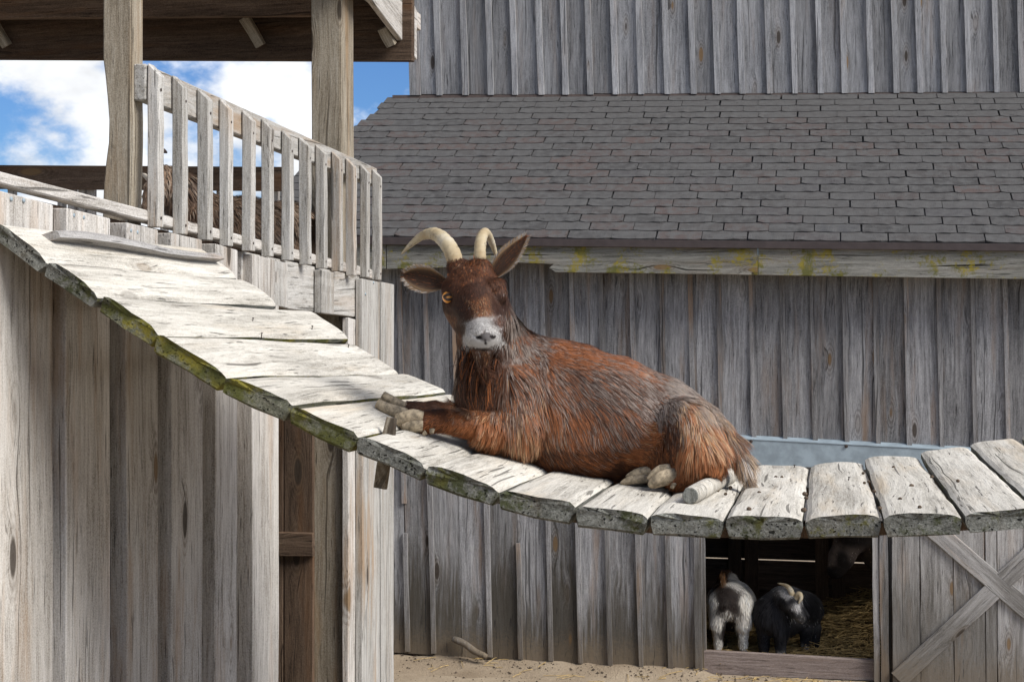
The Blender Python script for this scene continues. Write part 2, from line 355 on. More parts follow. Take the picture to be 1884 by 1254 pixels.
# two stringers under the planks
for vv in (VR0+.30, VR1-.30):
    pts = [UVZ(p.x, vv, p.z-.052+(dz_far[min(i, 20)]*(vv-VR0)/(VR1-VR0))) for i, p in enumerate(NP)]
    vs = []; fs = []
    for p in pts:
        for dx, dz in ((-.02, 0), (.02, 0), (.02, -.03), (-.02, -.03)): vs.append(p+EV*dx+EZ*dz)
    for i in range(len(pts)-1):
        for k in range(4): fs.append([i*4+k, i*4+(k+1) % 4, i*4+4+(k+1) % 4, i*4+4+k])
    fs += [[0, 1, 2, 3], [len(vs)-1, len(vs)-2, len(vs)-3, len(vs)-4]]
    put('stringer', vs, fs, M_brown, ramp)
# weathered cleat along the top plank, round cleat by the goat's tail, stake through the planks
cl0, cl1 = onRamp(92, 446), onRamp(400, 486)
ax = (cl1-cl0)
pts = [cl0 + ax*s + EZ*(.004+.006*math.sin(s*7)) for s in (0, .14, .3, .45, .6, .75, .88, 1.0)]
vs = []; fs = []; nl = Vector((-.35, -.1, 1)).normalized(); wdv = ax.cross(nl).normalized()
for i, p in enumerate(pts):
    e = [.031, .034, .033, .036, .034, .037, .034, .026][i]; t = [.022, .026, .026, .025, .024, .022, .020, .026][i]
    for x, y in ((-e, 0), (e, 0), (e*.98, t*.7), (e*.7, t), (-e*.75, t*1.04), (-e, t*.75)): vs.append(p+wdv*x+nl*y)
for i in range(len(pts)-1):
    for k in range(6): fs.append([i*6+k, i*6+(k+1) % 6, i*6+6+(k+1) % 6, i*6+6+k])
fs += [[5, 4, 3, 2, 1, 0], [len(vs)-6+k for k in range(6)]]
tag(put('cleat', vs, fs, M_door, ramp, frame_of(pts[3], ax, nl)), 'warped grey wooden cleat nailed across the top of the ramp')
a = onRamp(1270, 928); b = onRamp(1342, 888)
pole_pts = [a+(b-a)*s+EZ*(.022) for s in (0, .04, .3, .6, 1.0, 1.12)]
tag(tube('cleat', pole_pts, [.019, .023, .024, .022, .023, .020], M_deck, ramp, 12), 'peeled round pole with a mossy cut end behind the goat')
tag(tube('pole_end', [a+EZ*.022-(b-a).normalized()*.0015, a+EZ*.022+(b-a).normalized()*.002], [.0185, .0205], M_deck_end, ramp, 12, False), 'mossy end of the round pole')
s0 = onRamp(722, 800)
plank('stake', s0+Vector((-.03, .0, -.135)), s0+Vector((.0, 0, .045)), EU, .030, .016, -EV, M_post, ramp, w2=.028, n=4, jit=.003)
for (x, y) in ((464, 592), (573, 606), (480, 620), (640, 640), (1460, 862), (1560, 885)):
    p = onRamp(x, y); tube('nail', [p-EZ*.01, p+EZ*.011+EU*.003, p+EZ*.012+EU*.003, p+EZ*.0135+EU*.003], [.0015, .0015, .0038, .003], M_rust, ramp, 8)

# ================================================================== TOWER
tower = thing('goat_tower', 'tall grey board tower with roofed deck at the left', 'tower', UVZ(UT-.8, 5.3, 0))
def wallboard(name, pxa, pxb, ytop_a, ytop_b, zbot, u, t, mat=M_tower, bot=None, par=tower):
    """vertical board on the plane u, from pixel column pxa to pxb (both measured at that plane)"""
    A_ = onU(pxa, ytop_a, u); B_ = onU(pxb, ytop_b, u); va, vb = toU(A_).y, toU(B_).y
    za, zb = A_.z, B_.z
    if bot: ba, bb = onU(pxa, bot[0], u).z, onU(pxb, bot[1], u).z
    else: ba = bb = zbot
    n = 6; vs = []; fs = []
    for i in range(n+1):
        s = i/n; j1, j2 = random.uniform(-.004, .004), random.uniform(-.006, .004); jt = random.uniform(-.002, .002)
        for vv, zt, zb_ in ((va+j1, za, ba), (vb+j2, zb, bb)):
            z = zb_+(zt-zb_)*s
            vs += [UVZ(u-t, vv, z), UVZ(u+jt, vv, z)]
    for i in range(n):
        k = i*4
        for q in ((0, 1, 5, 4), (1, 3, 7, 5), (3, 2, 6, 7), (2, 0, 4, 6)): fs.append([k+x for x in q])
    fs += [[0, 2, 3, 1], [n*4+0, n*4+1, n*4+3, n*4+2]]
    o = put(name, vs, fs, mat, par, frame_of(UVZ(u-t/2, (va+vb)/2, (za+zb+ba+bb)/4), EZ, EU))
    bm = bmesh.new(); bm.from_mesh(o.data); fix_normals(bm); bmesh.ops.bevel(bm, geom=[e for e in bm.edges if e.is_boundary is False and e.calc_face_angle(0) > .8], offset=.003, segments=1, affect='EDGES'); bm.to_mesh(o.data); bm.free()
    return o
def railY(x): return np.interp(x, [-300, 0, 270, 365, 440, 520, 600, 665, 730], [262, 350, 415, 436, 458, 478, 494, 508, 521])
# recessed boards behind, dark brown to paint in gap shade, then proud boards
UP = UT+.036
rec = [(-420, -190), (-188, 8), (9, 118), (119, 222), (223, 312), (313, 392), (393, 458), (459, 513)]
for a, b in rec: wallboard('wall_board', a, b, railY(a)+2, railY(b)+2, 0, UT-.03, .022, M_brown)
for a, b in ((-330, -140), (-90, 98), (122, 203), (234, 291), (316, 373), (396, 437), (465, 513)):
    wallboard('wall_board', a, b, railY(a)+3, railY(b)+3, 0, UP, .066)
# header over the doorway, its short boards, and the boards right of the doorway
hd = [onU(445, 462, UT-.002), onU(662, 508, UT-.002), onU(662, 584, UT-.002), onU(514, 566, UT-.002), onU(445, 556, UT-.002)]
prism('door_header', hd, EU*-.035, M_picket, tower, grain=EV)
for a, b, y0, y1 in ((453, 484, 0, 0), (505, 530, 562, 567), (592, 615, 576, 579), (667, 699, 0, 0)):
    if y0: wallboard('batten', a, b, railY(a)+4, railY(b)+4, 0, UP, .034, M_picket, bot=(y0, y1))
    elif a > 600: wallboard('wall_board', a, b, railY(a)+4, railY(b)+4, 0, UP, .034, M_picket)
wallboard('wall_board', 641, 664, 584, 590, 0, UT, .03, M_tower)
wallboard('wall_board', 702, 725, railY(702)+3, railY(725)+3, 0, UP, .034, M_picket)
# rails
def railbar(name, xa, xb, ya, yb, yc, yd, u0, u1, mat):
    """bar along the wall: top edge ya->yb, bottom edge yc->yd (pixels on plane u0), from u0 to u1"""
    pts = [onU(xa, ya, u0), onU(xb, yb, u0), onU(xb, yd, u0), onU(xa, yc, u0)]
    return prism(name, pts, EU*(u1-u0), mat, tower, grain=EV, bevel=.004)
railbar('lower_rail', -300, 702, 236, 500, 261, 517, UT+.004, UT-.045, M_tower)
railbar('upper_rail', 268, 694, 117, 310, 184, 343, UT-.002, UT-.044, M_picket)
# pickets
PK = [(270, 115, 418), (317, 138, 431), (362, 162, 442), (403, 180, 453), (444, 202, 462), (480, 217, 472), (517, 238, 479), (550, 252, 487), (580, 265, 494), (609, 277, 499), (636, 290, 507), (662, 302, 510), (684, 310, 515)]
for (x, yt, yb) in PK:
    u0 = UT+.002; A_ = onU(x, yt, u0); v0 = toU(A_).y; zb = onU(x, yb, u0).z; zt = A_.z; tw = .039+random.uniform(-.002, .003); dp = .043
    ln = random.uniform(-.006, .006); vs = []; fs = []; n = 5
    for i in range(n+1):
        s = i/n; z = zb+(zt-zb)*s; sh = ln*s+random.uniform(-.002, .002); e = random.uniform(-.0018, .0018)
        lowz = -.040 if i == n else 0.0
        for (du, dv_, cz) in ((0, 0, 0), (tw+e, 0, lowz), (tw+e, dp, lowz), (0, dp, 0)): vs.append(UVZ(u0+du, v0+dv_+sh, z+cz))
    for i in range(n):
        for k in range(4): fs.append([i*4+k, i*4+(k+1) % 4, i*4+4+(k+1) % 4, i*4+4+k])
    fs += [[3, 2, 1, 0], [n*4+k for k in range(4)]]
    o = put('picket', vs, fs, M_picket, tower, frame_of(UVZ(u0+tw/2, v0+dp/2, (zb+zt)/2), EZ, EU))
    bm = bmesh.new(); bm.from_mesh(o.data); fix_normals(bm); bmesh.ops.bevel(bm, geom=[e for e in bm.edges if e.calc_face_angle(0) > .5], offset=.003, segments=1, affect='EDGES'); bm.to_mesh(o.data); bm.free()
    for zz in (zt-.085, zb+.03):
        sc_p = UVZ(u0+tw, v0+dp*.5, zz); tube('screw', [sc_p-EU*.003, sc_p+EU*.0015, sc_p+EU*.002], [.005, .005, .003], M_rust, o, 8)
# bolts on the wall boards under the rail
for (x, y) in ((20, 366), (43, 369), (135, 396), (153, 400), (240, 424), (252, 427), (672, 541), (687, 520)):
    p = onU(x, y, UP); tube('bolt', [p-EU*.003, p+EU*.003, p+EU*.004], [.006, .006, .003], M_track, tower, 8)
# posts
def post(name, pts_px, v0, du, dvv, mat, ztop, label=None):
    """post given by the left edge of its front face (pixels on plane v0), width du, depth dvv; lowest first"""
    vs = []; fs = []; n = len(pts_px)
    for (x, y, w) in pts_px:
        p = onV(x, y, v0); q = onV(x+w, y, v0)
        for r, d in ((p, 0), (q, 0), (q, dvv), (p, dvv)): vs.append(r+EV*d)
    for i in range(n-1):
        for k in range(4): fs.append([i*4+k, i*4+(k+1) % 4, i*4+4+(k+1) % 4, i*4+4+k])
    fs += [[3, 2, 1, 0], [(n-1)*4+k for k in range(4)]]
    c = sum(vs, Vector())/len(vs)
    o = put(name, vs, fs, mat, tower, frame_of(c, EZ, -EV))
    bm = bmesh.new(); bm.from_mesh(o.data); fix_normals(bm); bmesh.ops.bevel(bm, geom=[e for e in bm.edges if e.calc_face_angle(0) > .7], offset=.005, segments=2, affect='EDGES'); bm.to_mesh(o.data); bm.free()
    return o
vp1 = toU(onU(240, 200, UT-.046)).y
post('post', [(188, 700, 52), (188, 400, 51), (189, 370, 51), (190, 340, 51), (194, 300, 48), (199, 262, 44), (200, 220, 43), (197, 180, 45), (193, 140, 49), (189, 108, 53), (189, 70, 53), (189, 30, 53), (190, -60, 52), (190, -240, 52)], vp1, 0, .085, M_post, 0)
vp2 = toU(onU(627, 200, UT-.046)).y
post('post', [(575, 1440, 62), (574, 900, 60), (573, 500, 57), (573, 250, 54), (572, 0, 54), (572, -220, 54)], vp2, 0, .20, M_post, 0)
# hidden front post carries the roof on the near side
pf = UVZ(UT-.12, 3.1, 0); plank('post', pf, pf+EZ*4.6, EU, .09, .09, -EV, M_post, tower)
for vv in (3.1, 7.2):
    q = UVZ(-4.5, vv, 0); plank('post', q, q+EZ*(4.55 if vv < 4 else 3.8), EU, .12, .12, -EV, M_post, tower)
# deck, far wall, inner wall of the tower
DZ = H+.10
for k in range(21):
    v = 2.95+k*.205; plank('deck_board', UVZ(-4.55, v+.1, DZ-.04-.004*abs(k-5)), UVZ(UT-.05, v+.1, DZ-.04-.004*abs(k-5)), EV, .198, .038, EZ, M_tower, tower, n=2)
for k in range(11):
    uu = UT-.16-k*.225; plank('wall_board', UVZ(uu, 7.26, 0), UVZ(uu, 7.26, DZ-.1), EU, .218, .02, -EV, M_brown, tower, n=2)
for k in range(3): plank('wall_rail', UVZ(-4.5, 7.215, .45+.62*k), UVZ(UT-.06, 7.215, .45+.62*k), EZ, .12, .035, -EV, M_brown, tower, n=2)
for k in range(20):
    vv = 2.98+k*.215; plank('wall_board', UVZ(-4.58, vv+.1, 0), UVZ(-4.58, vv+.1, DZ-.06), EV, .21, .02, EU, M_tower, tower, n=2)
for k in range(11):
    uu = UT-.20-k*.225; plank('wall_board', UVZ(uu, 2.93, 0), UVZ(uu, 2.93, DZ-.06), EU, .218, .02, -EV, M_tower, tower, n=2)
# sheltered panel and rail seen in the doorway
vd = 6.62
for (xa, xb) in ((470, 524), (525, 579)):
    A_, B_ = onV(xa, 900, vd), onV(xb, 900, vd); c = (A_+B_)/2; c.z = 0; plank('inner_board', c, c+EZ*2.35, EU, (B_-A_).length, .02, -EV, M_brown, tower, n=3)
plank('inner_rail', onV(462, 998, vd-.022), onV(579, 1000, vd-.022), EZ, .105, .035, -EV, M_brown, tower, n=2)
# far rail of the deck with its stubby balusters
pr = [onV(-260, 302, 7.1), onV(530, 307, 7.1), onV(530, 351, 7.1), onV(-260, 345, 7.1)]
prism('far_rail', pr, EV*.045, M_brown, tower, grain=EU)
for x in (-140, -60, 20, 112, 131, 149, 166, 300, 405, 505):
    A_ = onV(x, 430, 7.16); B_ = onV(x, 346, 7.16); A_.z = DZ-.08; plank('baluster', A_, B_+EZ*.02, EU, .036, .035, EV, M_tower, tower, n=3)
# roof: beams, rafters, boards, rake
bb = [onV(-330, -60, 7.30), onV(758, -60, 7.30), onV(758, 112, 7.30), onV(-330, 107, 7.30)]
prism('eave_beam', bb, EV*.05, M_brown, tower, grain=EU)
b2 = [onV(-330, -60, 6.98), onV(572, -70, 6.98), onV(572, 29, 6.98), onV(-330, 37, 6.98)]
prism('tie_beam', b2, EV*.045, M_brown, tower, grain=EU)
z_e = onV(757, -52, 7.45).z; SL = .175
def roofz(v): return z_e + (7.45-v)*SL
for k in range(7):
    uu = -4.5+k*.40 - .08
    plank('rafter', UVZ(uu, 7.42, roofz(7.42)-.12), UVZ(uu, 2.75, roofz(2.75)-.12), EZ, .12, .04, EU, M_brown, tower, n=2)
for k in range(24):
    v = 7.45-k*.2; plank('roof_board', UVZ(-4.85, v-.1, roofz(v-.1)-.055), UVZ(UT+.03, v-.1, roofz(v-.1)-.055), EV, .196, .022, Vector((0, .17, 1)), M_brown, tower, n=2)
uR = UT+.028
rk = [onU(757, 111, uR), onU(757, 20, uR), onU(700, -95, uR), onU(480, -420, uR), onU(480, -340, uR), onU(672, 0, uR)]
prism('rake_board', rk, EU*.03, M_tower, tower, grain=(rk[5]-rk[0]))
rk2 = [onU(744, 58, uR-.10), onU(744, 28, uR-.10), onU(640, -60, uR-.10), onU(640, -22, uR-.10)]
prism('soffit_board', rk2, EU*.09, M_tower, tower, grain=(rk2[2]-rk2[1]))
for (x0, y0, x1, y1) in ((452, 32, 482, 84), (-10, 42, 16, 84), (706, 50, 722, 82)):
    A_, B_ = onV(x0, y0, 7.24), onV(x1, y1, 7.28); plank('rafter_tail', A_, B_, EU, .05, .035, -EV, M_post, tower, n=2)
cap = [UVZ(uR+.06, 7.52, roofz(7.52)+.012), UVZ(uR+.06, 2.6, roofz(2.6)+.012), UVZ(-4.95, 2.6, roofz(2.6)+.012), UVZ(-4.95, 7.52, roofz(7.52)+.012)]
prism('roof_covering', cap, EZ*.02, M_shingle, tower, grain=EU)

# ================================================================== BARN
barn = thing('barn', 'large weathered grey board barn with a shingled lean-to roof', 'barn', UVZ(1.0, 12.0, 0))
LEAN_U, LEAN_L = .031, .024
def strip(name, xl, xr, y_ref, ytop, ybot, v, t, mat, lean, n=5, jit=.003, par=barn):
    """vertical board between pixel columns xl,xr (measured at row y_ref), leaning, on plane v, proud towards the viewer"""
    vs = []; fs = []
    for i in range(n+1):
        s = i/n; 
        j1, j2, jt = random.uniform(-jit, jit), random.uniform(-jit, jit), random.uniform(-.001, .001)
        for x, j in ((xl, j1), (xr, j2)):
            yt = ytop(x) if callable(ytop) else ytop; yb = ybot(x) if callable(ybot) else ybot
            y = yb+(yt-yb)*s; p = onV(x+(y-y_ref)*lean, y, v)+EU*j
            vs += [p, p-EV*(t+jt)]
    for i in range(n):
        k = i*4
        for q in ((0, 1, 5, 4), (1, 3, 7, 5), (3, 2, 6, 7), (2, 0, 4, 6)): fs.append([k+x for x in q])
    fs += [[0, 2, 3, 1], [n*4, n*4+1, n*4+3, n*4+2]]
    c = sum(vs, Vector())/len(vs); o = put(name, vs, fs, mat, par, frame_of(c, EZ, -EV))
    bm = bmesh.new(); bm.from_mesh(o.data); fix_normals(bm); bm.to_mesh(o.data); bm.free(); return o
# upper wall
ub = [775, 810, 858, 905, 949, 997, 1042, 1088, 1134, 1181, 1229, 1277, 1322, 1367, 1417, 1464, 1511, 1555, 1604, 1650, 1694, 1739, 1784, 1835, 1882, 1930, 1978, 2026, 2074]
botU = lambda x: 175-(x-757)*.005
prev = 757
for i, x in enumerate(ub):
    strip('upper_board', prev+.4, x-.4, 172, -330, lambda q: botU(q)+random.uniform(-1, 1), VU, .022, M_barn_up, LEAN_U); prev = x
    if i: strip('upper_batten', x-6, x+4.5, 172, -330, lambda q: botU(q)+1.5, VU-.022, .026, M_batten_up, LEAN_U)
strip('corner_board', 755, 775, 172, -330, lambda q: botU(q)+1, VU-.022, .024, M_barn_up, LEAN_U)
prism('upper_backing', [onV(758, -330, VU+.004), onV(2074, -330, VU+.004), onV(2074, 196, VU+.004), onV(758, 196, VU+.004)], EV*.02, M_brown, barn, grain=EZ, bevel=0)
# lower wall
lb = [395, 450, 508, 565, 622, 680, 735, 783, 835, 886, 942, 998, 1052, 1106, 1163, 1217, 1270, 1322, 1381, 1438, 1493, 1552, 1609, 1666, 1726, 1788, 1848, 1905, 1960, 2015, 2070]
base = lambda x: 1196+(x-725)*.068
prev = 340; LT = 470
for i, x in enumerate(lb):
    door = prev > 1270 and x < 1615
    yb = (lambda q: 956) if door else (lambda q: base(q)+3)
    if 1217 <= prev < 1280: pass
    if x == 1322:   # board next to the opening: long part left of it, short above it
        strip('lower_board', 1270.4, 1279.2, 510, LT, base, VW, .022, M_barn_lo, LEAN_L)
        strip('lower_board', 1279.4, 1321.6, 510, LT, 956, VW, .022, M_barn_lo, LEAN_L)
    else: strip('lower_board', prev+.5, x-.5, 510, LT, yb, VW, .022, M_barn_lo, LEAN_L)
    dx = x > 1275 and x < 1615
    if x == 835: strip('lower_batten', x-4, x+4, 510, LT, 880, VW-.022, .024, M_batten, LEAN_L)
    elif x == 942:
        strip('lower_batten', x-4, x+4, 510, LT, 860, VW-.022, .024, M_batten, LEAN_L); strip('lower_batten', x-4, x+4, 510, 998, base, VW-.022, .024, M_batten, LEAN_L)
    elif x == 735:
        strip('lower_batten', x-4, x+4, 510, LT, 925, VW-.022, .024, M_batten, LEAN_L); strip('lower_batten', x-4, x+4, 510, 980, base, VW-.022, .024, M_batten, LEAN_L)
    else: strip('lower_batten', x-4.5, x+4, 510, LT, 956 if dx else base, VW-.022, .024, M_batten, LEAN_L)
    prev = x
for xa, xb, ya, yb in ((345, 1290, 470, 1255), (1290, 1625, 470, 950), (1625, 2070, 470, 1290)):
    prism('wall_backing', [onV(xa, ya, VW+.012), onV(xb, ya, VW+.012), onV(xb, yb, VW+.012), onV(xa, yb, VW+.012)], EV*.02, M_brown, barn, grain=EZ, bevel=0)
# doorway: jambs, sill
strip('door_jamb', 1278, 1291, 1100, 950, lambda q: base(q)-2, VW-.022, .03, M_batten, .012)
strip('door_jamb', 1291.5, 1299, 1100, 950, lambda q: base(q)-20, VW+.10, .10, M_batten, .012)
strip('door_jamb', 1606, 1617, 1100, 950, lambda q: base(q)+2, VW-.02, .04, M_door, .012)
strip('door_jamb', 1619, 1634, 1100, 950, lambda q: base(q)+2, VW-.03, .04, M_batten, .012)
sl = [onV(1290, 1196, VW-.01), onV(1612, 1214, VW-.01), onV(1612, 1252, VW-.01), onV(1290, 1240, VW-.01)]
prism('door_sill', sl, EV*.05, M_sill, barn, grain=EU)
# sliding door with its crossed braces
door = put('sliding_door', [onV(1641, 955, VW-.05), onV(2060, 955, VW-.05), onV(2060, 1290, VW-.05), onV(1641, 1256, VW-.05)], [[0, 1, 2, 3]], M_brown, barn)
dl = [1641, 1693, 1754, 1812, 1834, 1884, 1942, 2000, 2058]
for i in range(len(dl)-1):
    strip('door_board', dl[i]+.8, dl[i+1]-.8, 1100, 955, lambda q: base(q)+random.uniform(-6, 2), VW-.055, .024, M_door, .008, par=door)
def brace(x0, y0, x1, y1, w, v, t): 
    A_, B_ = onV(x0, y0, v), onV(x1, y1, v); plank('brace', A_, B_, EZ, w, t, -EV, M_door, door, n=4)
brace(1700, 957, 2040, 1250, .128, VW-.081, .022)
brace(1652, 1248, 1826, 1086, .125, VW-.081, .022); brace(1846, 1066, 1990, 930, .125, VW-.081, .022)
# metal track cover above the sliding door
tk = [onV(1335, 800, VW-.06), onV(2080, 838, VW-.06), onV(2080, 858, VW-.06), onV(1335, 853, VW-.06)]
tr = prism('track_cover', [onV(1335, 803, VW-.07), onV(2080, 842, VW-.07), onV(2080, 885, VW-.07), onV(1335, 853, VW-.07)], EV*.045, M_track, barn, grain=EU)
prism('track_flange', [onV(1335, 799, VW-.024), onV(2080, 838, VW-.024), onV(2080, 845, VW-.075), onV(1335, 806, VW-.075)], EZ*.004, M_track, tr, grain=EU, bevel=0)
for x in (1382, 1557, 1730): 
    p = onV(x, 809+(x-1335)*.051, VW-.075); tube('bolt', [p, p-EV*.008, p-EV*.01], [.012, .012, .006], M_rust, tr, 8)
# fascia, drip edge
fl = lambda y0, y1: None
f1 = [(711, 440), (950, 442), (1005, 443), (1394, 446), (1394, 506), (1200, 503), (1022, 501), (1010, 493), (1018, 486), (950, 483), (930, 489), (830, 492), (711, 495)]
prism('fascia_board', [onV(x, y, VF) for x, y in f1], EV*.03, M_fascia, barn, grain=EU)
f2 = [(1394.6, 446), (2090, 454), (2090, 516), (1700, 511), (1394.6, 506)]
prism('fascia_board', [onV(x, y, VF) for x, y in f2], EV*.03, M_fascia, barn, grain=EU)
f3 = [(330, 436), (709.5, 440), (709.5, 496), (330, 492)]
prism('fascia_board', [onV(x, y, VF) for x, y in f3], EV*.03, M_fascia, barn, grain=EU)
dr = [(330, 433), (2090, 451.5), (2090, 460), (330, 447)]
prism('drip_edge', [onV(x, y, VF-.03) for x, y in ((330, 432), (2090, 451), (2090, 464), (330, 446))], EV*.028, M_drip, barn, grain=EU, bevel=.002)
# lean-to roof
E0, E1 = onV(330, 432, VF-.02), onV(2090, 450, VF-.02); T0, T1 = onV(600, 181, VU-.02), onV(2090, 173, VU-.02)
roof = put('roof', [E0+EZ*-.03, E1+EZ*-.03, T1+EZ*-.02+EV*.2, T0+EZ*-.02+EV*.2, E0+EZ*-.008, E1+EZ*-.008, T1+EV*.2+EZ*.05, T0+EV*.2+EZ*.05], [[3, 2, 1, 0], [4, 5, 6, 7], [0, 1, 5, 4], [1, 2, 6, 5], [2, 3, 7, 6], [3, 0, 4, 7]], M_shingle, barn)
# trim the deck at the rake: rebuild its left edge from the photo
def onRoof(px, py):
    nrm = (E1-E0).cross(T0-E0).normalized(); d = ray(px, py); return CAMP+d*((E0-CAMP).dot(nrm)/d.dot(nrm))
rkL = [onRoof(418, 434), onRoof(500, 362), onRoof(661, 231), onRoof(716, 181)]
du = (E1-E0).normalized(); nrm = (E1-E0).cross(T0-E0).normalized(); nrm = nrm if nrm.z > 0 else -nrm; ds = nrm.cross(du).normalized(); ds = ds if ds.z > 0 else -ds
vsd = [rkL[0], rkL[1], rkL[2], rkL[3], T1+(T1-T0).normalized()*0, E1]
bpy.data.meshes.remove(roof.data) if False else None
topn = [p-nrm*.012 for p in vsd]; botn = [p-nrm*.035 for p in vsd]; nn = len(vsd)
me = mesh_from('roof', [W[roof.name].inverted() @ p for p in topn+botn], [list(range(nn)), list(range(2*nn-1, nn-1, -1))]+[[i, (i+1) % nn, nn+(i+1) % nn, nn+i] for i in range(nn)], M_shingle)
roof.data = me
slope_len = (T1-E1).dot(ds); ROWS = 21; EXP = slope_len/ROWS; TAB = .312
def sh_coords(p): r = p-E0; return r.dot(du), r.dot(ds)
rake = [sh_coords(p) for p in rkL]
def rake_x(y): return float(np.interp(y, [r[1] for r in rake], [r[0] for r in rake]))
variants = {}
def shingle_geo(wid, seed):
    rr = random.Random(seed); n = 7; hh = EXP*1.12
    xs = [-wid/2+.004+(wid-.008)*k/n for k in range(n+1)]; low = [rr.uniform(-.0045, .0045) for _ in xs]
    low[0] += .005+rr.uniform(0, .012); low[-1] += .005+rr.uniform(0, .012)
    top = [(-wid/2+.004, hh, 0), (wid/2-.004, hh, 0)]; lowv = [(x, l, .0085+rr.uniform(-.002, .006)*(rr.random() < .35)) for x, l in zip(xs, low)]
    vs = lowv + [(x, hh, .003) for x in xs] + [(x, l, -.002) for x, l in zip(xs, low)]
    m = n+1; fs = [[k, k+1, m+k+1, m+k] for k in range(n)]+[[2*m+k, 2*m+k+1, k+1, k] for k in range(n)]
    vs += [(xs[0], hh, -.002), (xs[-1], hh, -.002)]
    fs += [[2*m, 0, m, 3*m], [n, 2*m+n, 3*m+1, m+n]]
    return vs, fs
for k in range(10):
    variants[k] = mesh_from('shingle', *shingle_geo(TAB, k), M_shingle)
R3 = Matrix((du, ds, nrm)).transposed().to_4x4()
allsh = []
xmax = (E1-E0).dot(du)
for r in range(ROWS):
    y = r*EXP; xl = rake_x(y+EXP*.5); x = xl-random.uniform(0.02, .2)*0 - ((r % 2)*.5+.13*math.sin(r*1.7))*TAB
    first = True
    while x < xmax:
        a, b = x, x+TAB; x += TAB
        if b < xl+.04: continue
        aa = max(a, xl-.015+random.uniform(-.01, .01)); allsh.append((r, y, aa, b, aa > a+.02))
# 300 largest (lower rows first) are single objects, the rest one joined part
allsh.sort(key=lambda s: (s[0], s[2]))
inview = []
for s in allsh:
    c = E0+du*((s[2]+s[3])/2)+ds*(s[1]+EXP/2); px = CX+F*(c.x/c.y); inview.append(px < 1925 and px > 560)
singles = [s for s, f in zip(allsh, inview) if f][:300]; sset = set(singles)
sv, sf = [], []
for s in allsh:
    r, y, a, b, cut = s; c = E0+du*((a+b)/2+random.uniform(-.004, .004))+ds*(y+random.uniform(-.004, .004))+nrm*.0
    rot = R3 @ Matrix.Rotation(random.uniform(-.008, .008), 4, 'Z'); Mx = Matrix.Translation(c) @ rot
    if s in sset:
        me = mesh_from('shingle', *shingle_geo(b-a, random.random()), M_shingle) if cut else variants[random.randrange(10)]
        finish(bpy.data.objects.new('shingle', me), Mx, roof)
    else:
        v_, f_ = shingle_geo(b-a, random.random()); o0 = len(sv)
        sv += [Mx @ Vector(q) for q in v_]; sf += [[o0+k for k in q] for q in f_]
if sv: tag(put('shingles', sv, sf, M_shingle, roof), kind='stuff')
# thin flashing where roof meets upper wall
prism('flashing', [onV(722, 176, VU-.03), onV(2090, 169, VU-.03), onV(2090, 177, VU-.05), onV(722, 184, VU-.05)], nrm*.004, M_rust, barn, grain=EU, bevel=0)
# inside: back of the stall, side partitions, loft, so that the doorway looks into a dark stall
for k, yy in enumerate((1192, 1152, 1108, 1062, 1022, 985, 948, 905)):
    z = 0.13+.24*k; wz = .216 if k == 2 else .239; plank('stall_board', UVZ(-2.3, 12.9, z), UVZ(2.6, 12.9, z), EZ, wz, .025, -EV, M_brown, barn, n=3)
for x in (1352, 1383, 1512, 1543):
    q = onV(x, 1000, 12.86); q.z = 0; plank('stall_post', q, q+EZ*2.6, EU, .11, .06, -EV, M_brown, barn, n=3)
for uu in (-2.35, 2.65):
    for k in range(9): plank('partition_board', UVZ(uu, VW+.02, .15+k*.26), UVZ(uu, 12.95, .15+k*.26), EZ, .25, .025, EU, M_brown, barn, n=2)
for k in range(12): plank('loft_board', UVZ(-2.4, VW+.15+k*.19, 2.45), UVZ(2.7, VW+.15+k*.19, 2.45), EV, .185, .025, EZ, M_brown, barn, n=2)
bw0 = toU(onV(330, 800, VW)).x; 
for k in range(15): plank('gable_board', UVZ(-4.2, VW+.12+k*.2, 0), UVZ(-4.2, VW+.12+k*.2, 3.0+.09*k), EV, .195, .02, -EU, M_barn_up, barn, n=2)

# ================================================================== straw and clods
def ribbons(name, N, fn, wid, mat, seed=3, kind='stuff', label=None, cat=None):
    rr = random.Random(seed); vs = []; fs = []
    for _ in range(N):
        p, L, ang, tilt = fn(rr); d = Vector((math.cos(ang)*math.cos(tilt), math.sin(ang)*math.cos(tilt), math.sin(tilt)))
        sd_ = Vector((-math.sin(ang), math.cos(ang), 0))*wid/2; up = Vector((0, 0, wid*.6)); bend = Vector((rr.uniform(-.12, .12), rr.uniform(-.12, .12), rr.uniform(0, .1)))*L
        k = len(vs); a, m_, b = p-d*L/2, p+bend, p+d*L/2
        for q in (a, m_, b): vs += [q-sd_, q+sd_, q+up]
        for i in (0, 3): fs += [[k+i, k+i+1, k+i+4, k+i+3], [k+i+1, k+i+2, k+i+5, k+i+4], [k+i+2, k+i, k+i+3, k+i+5]]
    o = put(name, vs, fs, mat); tag(o, label, cat, kind=kind); return o
def bed_h(u, v): return .05+min(.34, max(0, u+.15)*.42)*min(1, (v-VW)/1.0)
def bed(rr):
    u = rr.uniform(-1.6, 1.9); v = rr.uniform(VW+.08, 12.8); h = bed_h(u, v)
    return UVZ(u, v, rr.uniform(.02, .06)+h*rr.uniform(.75, 1.0)), rr.uniform(.08, .24), rr.uniform(0, 6.28), rr.uniform(-.35, .35)
ribbons('straw_bedding', 7000, bed, .006, M_straw, 5, label='golden straw bedding on the stall floor inside the doorway', cat='straw')
bv = []; bf = []
for i in range(15):
    for j in range(11):
        u = -1.8+i*.27; v = VW+.06+j*.18; bv.append(UVZ(u, v, bed_h(u, v)-.02+random.uniform(0, .03)))
for i in range(14):
    for j in range(10): bf.append([i*11+j, (i+1)*11+j, (i+1)*11+j+1, i*11+j+1])
